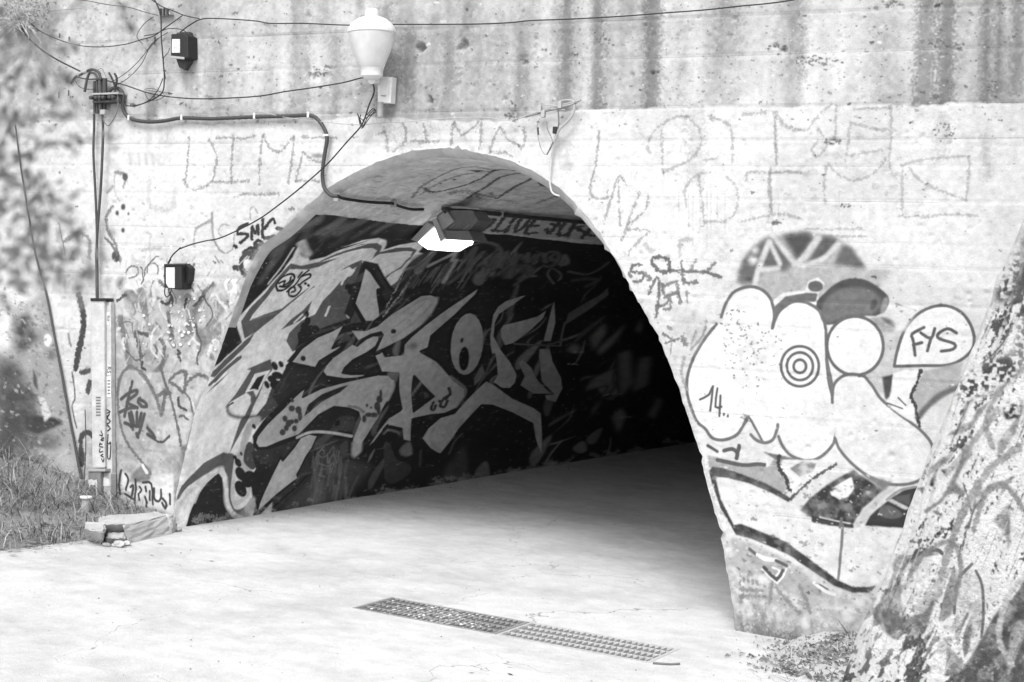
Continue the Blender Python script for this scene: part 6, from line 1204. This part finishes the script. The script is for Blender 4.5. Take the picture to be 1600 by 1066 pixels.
# ---- tree at right
tr = empty("leaning_tree", at_y(1480, 1066, -1.0), "thick leaning tree trunk covered in graffiti paint at the right edge", "tree")
sil = [(1322, 1066), (1345, 985), (1362, 945), (1382, 905), (1402, 850), (1432, 765), (1452, 710), (1480, 650), (1503, 595), (1533, 520), (1562, 440), (1592, 375), (1640, 250), (1700, 90), (1750, -60)]
sw = [at_y(x, y, -.85) for x, y in sil]; sz = np.array([p[2] for p in sw])[::-1]; sx = np.array([p[0] for p in sw])[::-1]
o_ = np.argsort(sz); sz, sx = sz[o_], sx[o_]
nr, na = 260, 260; Vt_, Ut_ = [], []
zz = np.linspace(-.25, 5.6, nr); nb_ = fbm(nr, na, 26, 5, 301, ax=.3); nf = fbm(nr, na, 5, 3, 302)
nb_ = nb_ * np.ones(1); 
for j, z in enumerate(zz):
    zc_ = np.clip(z, sz[0], sz[-1] + 3); xl = np.interp(z, sz, sx) if z <= sz[-1] else sx[-1] + (z - sz[-1]) * .33
    if z < sz[0]: xl = sx[0] - (sz[0] - z) * .5
    wdt = 1.35 - .12 * z if z > .6 else 1.35 - .072 + (.6 - z) * .25; a_, b_ = wdt / 2, .42 + .12 * max(0, .6 - z); cx = xl + a_; cy = -.85
    for i in range(na):
        t = 2 * math.pi * i / na
        rid = .13 * abs(math.sin(3.5 * t + .8 * z + .5 * math.sin(z * 1.3))) + .075 * abs(math.sin(8 * t - 1.1 * z)) + .03 * abs(math.sin(12.5 * t + 2 * z + .6 * math.sin(3 * z)))
        taper_edge = 1.0
        r = 1 - .06 + rid * (.6 + .4 * math.sin(z + t)) + .05 * nb_[j, i] + .018 * nf[j, i]
        if math.cos(t) < -.9: r = r * .35 + .65
        x, y = cx + a_ * math.cos(t) * r, cy + b_ * math.sin(t) * r
        if 0.0 < y: y = min(y, -.02)
        Vt_.append((x, y, z)); q = ((x - (y - TY) * (CAM[0] - x) / (CAM[1] - y) - TX0) / (TX1 - TX0), (z - (y - TY) * (CAM[2] - z) / (CAM[1] - y) - TZ0) / (TZ1 - TZ0)); q = ((x - TX0) / (TX1 - TX0), (z - TZ0) / (TZ1 - TZ0)) if False else q
        Ut_.append(q)
Ft_ = [(j * na + i, j * na + (i + 1) % na, (j + 1) * na + (i + 1) % na, (j + 1) * na + i) for j in range(nr - 1) for i in range(na)]
mesh_obj("trunk", Vt_, np.array(Ft_), m_bark, tr, smooth=True, uv=np.array(Ut_))
m_br = simple("branch_bark", .14, .9, .4, 12, .8, 40)
topc = np.array((sx[-1] + (5.5 - sz[-1]) * .33 + .35, -.85, 5.45))
for k, (dx, dy, dz) in enumerate([(.9, -.5, 1.6), (-.7, .1, 1.8), (1.5, .4, 1.2)]):
    mb = MB(); mb.tube([topc + np.array((dx, dy, dz)) * t + np.array((.1 * math.sin(5 * t), 0, 0)) for t in np.linspace(-.15, 1, 10)], [.22 * (1 - .7 * t) for t in np.linspace(0, 1, 10)], 9); mb.build("branch", m_br, tr, smooth=True)
mb = MB(); rs = np.random.RandomState(77)
for k in range(5000):
    c = topc + np.array((.6, -.1, 1.9)) + rs.normal(0, 1, 3) * np.array((.9, .7, .45)); s_ = rs.uniform(.03, .07); d = rs.normal(0, 1, 3); d /= np.linalg.norm(d); e = np.cross(d, rs.normal(0, 1, 3)); e /= np.linalg.norm(e) + 1e-6
    mb.add([c - d * s_, c + e * s_ * .4, c + d * s_, c - e * s_ * .4], [(0, 1, 2, 3)])
m_leaf = simple("leaf", .10, .6, .5, 5, 0, local=False)
mesh_obj("crown", mb.V, mb.F, m_leaf, tr)

# ================================================================== GRASS
def blades(name, spots, mats, label, cat, seed, Lr=(.06, .26), wr=(.0016, .0045), lean=1.0):
    rs = np.random.RandomState(seed); n = len(spots); V = np.zeros((n, 10, 3)); mi = np.zeros(n, int)
    for k, p in enumerate(spots):
        L = rs.uniform(*Lr) * rs.choice([.6, 1, 1, 1.3]); wdt = rs.uniform(*wr); a = rs.uniform(0, 6.28); bend = rs.uniform(.4, 2.4) * lean; el = rs.uniform(.1, 1.35)
        dirn = np.array((math.cos(a), math.sin(a), 0)); side = np.array((-math.sin(a), math.cos(a), 0)); up = np.array((0, 0, 1.0)); q = np.array(p, float)
        for j in range(5):
            ww = wdt * (1 - j / 4.0) + .0003; V[k, j * 2] = q - side * ww; V[k, j * 2 + 1] = q + side * ww
            q = q + (dirn * math.cos(el) + up * math.sin(el)) * L / 4; el -= bend / 4 * 1.6
            g_ = gz(max(q[0], -7)) + .005
            if q[2] < g_: q[2] = g_
        mi[k] = rs.choice(len(mats), p=[m[1] for m in mats])
    F = np.array([[(k * 10 + j * 2, k * 10 + j * 2 + 1, k * 10 + j * 2 + 3, k * 10 + j * 2 + 2) for j in range(4)] for k in range(n)]).reshape(-1, 4)
    o = mesh_obj(name, V.reshape(-1, 3), F, mats[0][0])
    for m, _ in mats[1:]: o.data.materials.append(m)
    o.data.polygons.foreach_set('material_index', np.repeat(mi, 4).astype(np.int32)); tag(o, label, cat, kind='stuff'); return o
g_dry = simple("dry_grass", .34, .7, .3, 4, 0, local=False); g_mid = simple("mid_grass", .14, .7, .3, 4, 0, local=False); g_dk = simple("dark_grass", .06, .7, .3, 4, 0, local=False)
rs = np.random.RandomState(31); sp = []
while len(sp) < 13000:
    x = rs.uniform(-6.5, -2.75); y = rs.uniform(-3.1, -.02); h = bank_h(x, y)
    if h < .015: continue
    if y > -.34 - .0 and False: continue
    # keep to the front of the wing wall
    if x < L0[0] and (y + .0) > -(L0[0] - x) * math.tan(ang) - .02: continue
    cl = math.sin(x * 5 + 1.3 * y) * math.sin(y * 6 - x) * .5 + .5
    if rs.rand() > .45 + .55 * cl: continue
    if x > -3.55 and rs.rand() < .45: continue
    sp.append((x, y, gz(max(x, -7)) + h - .02 + .0))
blades("grass_patch", sp, [(g_dry, .33), (g_mid, .29), (g_dk, .38)], "tangled dry grass on the bank at the lower left under the wing wall", "grass", 41, Lr=(.09, .40))
def soil_h(x, y): return .13 * min(1, max(0, (x - 2.15) / .45)) * min(1, max(0, (y + 1.0) / .9))
bx = np.arange(2.1, 5.2, .05); by = np.arange(-1.1, .03, .05); bn = fbm(len(by), len(bx), 6, 4, 230)
Vb = [(x, y, gz(x) - .02 + (soil_h(x, y) + .02 + .03 * bn[j, i] * (soil_h(x, y) > .02))) if soil_h(x, y) > .004 else (x, y, gz(x) - .03) for j, y in enumerate(by) for i, x in enumerate(bx)]
Fb = [(j * len(bx) + i, j * len(bx) + i + 1, (j + 1) * len(bx) + i + 1, (j + 1) * len(bx) + i) for j in range(len(by) - 1) for i in range(len(bx) - 1)]
tag(mesh_obj("soil_verge", Vb, np.array(Fb), simple("pale_dust_soil", .38, .95, .35, 8, .8, 30, local=False), smooth=True), kind='structure')
sp = []
for k in range(1500):
    x = rs.uniform(2.2, 3.9); y = rs.uniform(-1.3, -.05)
    if x < 2.45 and rs.rand() < .6: continue
    if x > 3.0 and y > -.35: continue
    if rs.rand() > .35 + .65 * (math.sin(9 * x + 5 * y) * math.sin(11 * y) * .5 + .5): continue
    sp.append((x, y, gz(x) + soil_h(x, y) - .01))
for k in range(500):
    x = rs.uniform(2.5, 3.9); y = rs.uniform(-1.9, -1.25); sp.append((x, y, gz(x)))
blades("grass_patch", sp, [(g_dry, .45), (g_mid, .35), (g_dk, .2)], "dry grass and weeds at the foot of the leaning tree at lower right", "grass", 43, Lr=(.05, .20))
sp = []
for k in range(70): c = at_y(rs.uniform(1325, 1372), rs.uniform(950, 975), -.06); sp.append((c[0], c[1], gz(c[0]) + .02))
blades("grass_tuft", sp, [(g_dry, .4), (g_mid, .3), (g_dk, .3)], "tall arching grass blades between the wall foot and the tree", "grass", 44, Lr=(.15, .42), wr=(.003, .006))
# dark mat of debris under the right grass
mb = MB()
for k in range(1100):
    c = np.array((rs.normal(2.6, .22), rs.uniform(-1.0, -.05), 0)); c[2] = gz(c[0]) + soil_h(c[0], c[1]) + .008; s_ = rs.uniform(.006, .03); a = rs.uniform(0, 3.14); 
    if c[1] > -.02: continue
    mb.add([(c[0] + s_ * math.cos(a), c[1] + s_ * math.sin(a), c[2]), (c[0] - s_ * .4 * math.sin(a), c[1] + s_ * .4 * math.cos(a), c[2] + rs.uniform(0, .02)), (c[0] - s_ * math.cos(a), c[1] - s_ * math.sin(a), c[2])], [(0, 1, 2)])
tag(mesh_obj("leaf_litter", mb.V, mb.F, g_mid), "trampled dead grass and leaf bits before the tree foot", "litter", kind='stuff')
mb = MB(); rs = np.random.RandomState(17)
for k in range(1500):
    x = rs.uniform(-4.4, -2.85); y = rs.uniform(-2.6, -.2); h = bank_h(x, y)
    if not (.0 <= h < .1) or (h == 0 and rs.rand() < .93): continue
    c = np.array((x, y, gz(x) + h + .012)); s_ = rs.uniform(.005, .028); a = rs.uniform(0, 6.28)
    mb.add([c + s_ * np.array((math.cos(a), math.sin(a), rs.uniform(-.1, .4))), c + s_ * .5 * np.array((-math.sin(a), math.cos(a), .2)), c - s_ * np.array((math.cos(a), math.sin(a), 0)), c - s_ * .5 * np.array((-math.sin(a), math.cos(a), -.3))], [(0, 1, 2, 3)])
tag(mesh_obj("leaf_litter", mb.V, mb.F, simple("bank_litter", .18, .9, .7, 6, 0, local=False)), "dead leaves and scraps along the front edge of the grassy bank", "litter", kind='stuff')
# weeds growing out of the wall at the very top left
wd = empty("wall_weed", at_y(35, 25, -.05), "clump of thin stalked weed growing from the wall at the top left corner", "weed")
mb = MB(); rs = np.random.RandomState(5)
for k in range(170):
    p0 = at_y(rs.uniform(15, 45), rs.uniform(15, 42), -.08); a = rs.uniform(-.6, 3.9); L = rs.uniform(.05, .24); d = np.array((math.cos(a), rs.uniform(-.6, .2), math.sin(a)))
    pts = [p0 + d * L * t + np.array((0, 0, -.12 * t * t * L * 3)) + rs.normal(0, .004, 3) for t in np.linspace(0, 1, 6)]; mb.tube(pts, rs.uniform(.0012, .0028), 4)
mb.build("stalk", simple("pale_stalk", .5, .8, .4, 30, 0), wd)
mb = MB()
for k in range(900):
    p0 = at_y(rs.uniform(-10, 78), rs.normal(14, 20), -.1 + rs.uniform(-.08, .08)); s_ = rs.uniform(.006, .018); d = rs.normal(0, 1, 3); d /= np.linalg.norm(d); e = np.cross(d, rs.normal(0, 1, 3)); e /= np.linalg.norm(e)
    mb.add([p0 - d * s_, p0 + e * s_ * .4, p0 + d * s_, p0 - e * s_ * .4], [(0, 1, 2, 3)])
mesh_obj("leaves", mb.V, mb.F, simple("grey_leaf", .22, .7, .5, 30, 0), wd)

# ---- out-of-focus shrub close to the camera at the left
fb = empty("near_shrub", CAM + 3.0 * ray(-60, 900), "blurred leafy branches of a shrub close to the camera at the left edge", "shrub")
def at_d(x, y, d): return CAM + d * ray(x, y) / abs(ray(x, y) @ (RW @ np.array((0, 0, -1.0))))
DS = 2.8
m_nl = simple("shrub_leaf", .13, .6, .4, 8, 0, local=False); m_nb = simple("shrub_twig", .12, .8, .3, 20, 0)
stems = [[(-150, 700), (-80, 420), (-20, 250), (30, 120), (60, 60), (150, -20), (190, -60)], [(-120, 600), (-40, 380), (30, 320), (90, 330), (150, 440)], [(-100, 500), (-20, 300), (60, 230), (110, 222), (190, 214)], [(-140, 450), (-60, 200), (0, 110), (60, 90), (130, 200), (180, 260)], [(-100, 640), (-40, 480), (20, 400), (70, 420)]]
mb = MB()
for s in stems:
    P = spline(s, 6); mb.tube([at_d(x, y, DS + .05 * math.sin(i)) for i, (x, y) in enumerate(P)], [.0035 * (1 - .7 * i / len(P)) for i in range(len(P))], 5)
P = spline([(165, -40), (185, 5), (205, 40)], 5); mb.tube([at_d(x, y, DS) for x, y in P], .003, 5)
mb.build("twig", m_nb, fb, smooth=True)
mb = MB(); rs = np.random.RandomState(12)
cl = [(20, 210, 26, 40, 60), (55, 120, 50, 60, 60), (10, 330, 40, 40, 90), (60, 350, 40, 30, 80), (100, 400, 45, 30, 70), (20, 410, 40, 30, 90), (130, 440, 40, 18, 28), (110, 230, 60, 8, 18), (170, 214, 18, 6, 10), (10, 60, 20, 40, 30), (95, 180, 24, 30, 22), (190, 20, 14, 20, 12), (205, 40, 5, 5, 7), (75, 310, 24, 26, 34), (10, 470, 14, 14, 10), (20, 280, 24, 30, 40), (120, 110, 20, 20, 8), (35, 190, 12, 14, 14), (130, 60, 14, 14, 0), (45, 290, 20, 20, 20), (5, 130, 20, 30, 30)]
for cx, cy, rx, ry, n in cl:
    for k in range(int(n * .75)):
        p0 = at_d(cx + rs.normal(0, rx * .75), cy + rs.normal(0, ry * .75), DS + rs.uniform(-.2, .2)); s_ = rs.uniform(.009, .018); d = rs.normal(0, 1, 3); d /= np.linalg.norm(d); e = np.cross(d, rs.normal(0, 1, 3)); e /= np.linalg.norm(e); nn_ = np.cross(d, e)
        mb.add([p0 - d * s_, p0 + e * s_ * .45 + nn_ * .001, p0 + d * s_, p0 - e * s_ * .45 + nn_ * .001], [(0, 1, 2, 3)])
mesh_obj("leaves", mb.V, mb.F, m_nl, fb)

# ---- grit on the road
mb = MB(); rs = np.random.RandomState(91)
for k in range(1500):
    if k % 3 == 0: x, y = rs.uniform(-3.2, 3.4), rs.uniform(-4.5, -.05)
    else: x, y = -2.9 + abs(rs.normal(0, .12)), rs.uniform(-.05, 9)
    if GX0 - .05 < x < GX1 + .05 and GY0 - .1 < y < GY1 + .1: continue
    if bank_h(x, y) > .004: continue
    s_ = rs.gamma(2, .0012) + .0012; c = np.array((x, y, gz(x) + .004)); a = rs.uniform(0, 6.28, 3)
    q = [c + s_ * np.array((math.cos(a[0] + t) * 1.2, math.sin(a[0] + t), 0)) for t in (0, 2.1, 4.2)] + [c + np.array((0, 0, s_))]
    mb.add(q, [(0, 1, 3), (1, 2, 3), (2, 0, 3)])
tag(mesh_obj("grit", mb.V, mb.F, simple("road_grit", .18, .95, .8, 3, 0, local=False)), "loose grit and crumbs scattered over the road and along the tunnel wall base", "grit", kind='stuff')
# ---- small things on the road
lv = [(437, 869), (180, 872), (700, 1037) and (560, 930), (870, 1000), (590, 1063), (737, 1052), (330, 877), (40, 868), (70, 935), (515, 950), (655, 770), (870, 757), (790, 800), (350, 850), (1250, 1010)]
for i, (x, y) in enumerate([(237, 628 + 240), (170, 869), (330, 877), (310, 913), (210, 952), (368, 967), (20, 868), (55, 863), (737, 1052), (797, 1054), (330, 829), (756, 759), (660, 757), (250, 850)]):
    c = gp(x, y, .004); s_ = .018 + .014 * ((i * 37) % 7) / 7; a = i * 1.7; V = []
    for k, (u, v) in enumerate([(-1, 0), (-.4, .35), (.3, .32), (1, 0), (.3, -.3), (-.4, -.34), (0, 0)]):
        V.append(c + s_ * np.array((u * math.cos(a) - v * math.sin(a), u * math.sin(a) + v * math.cos(a), .28 * abs(v) + .08 * abs(u))))
    tag(mesh_obj("fallen_leaf", V, [(0, 1, 6), (1, 2, 6), (2, 3, 6), (3, 4, 6), (4, 5, 6), (5, 0, 6)], g_mid if i % 3 else m_dk), "small dry leaf lying on the pale road", "leaf", "dry leaves scattered on the road")
cable([(1022, 1036), (1035, 1039), (1048, 1036), (1062, 1038)], 0, 1, m_dk, "x") if False else None
mb = MB(); mb.tube([gp(x, y, .008) for x, y in [(1020, 1036), (1035, 1037), (1048, 1038), (1062, 1037)]], .007, 6); tag(mb.build("twig", g_mid, smooth=True), "small twig lying on the road by the right end of the drain grates", "twig")
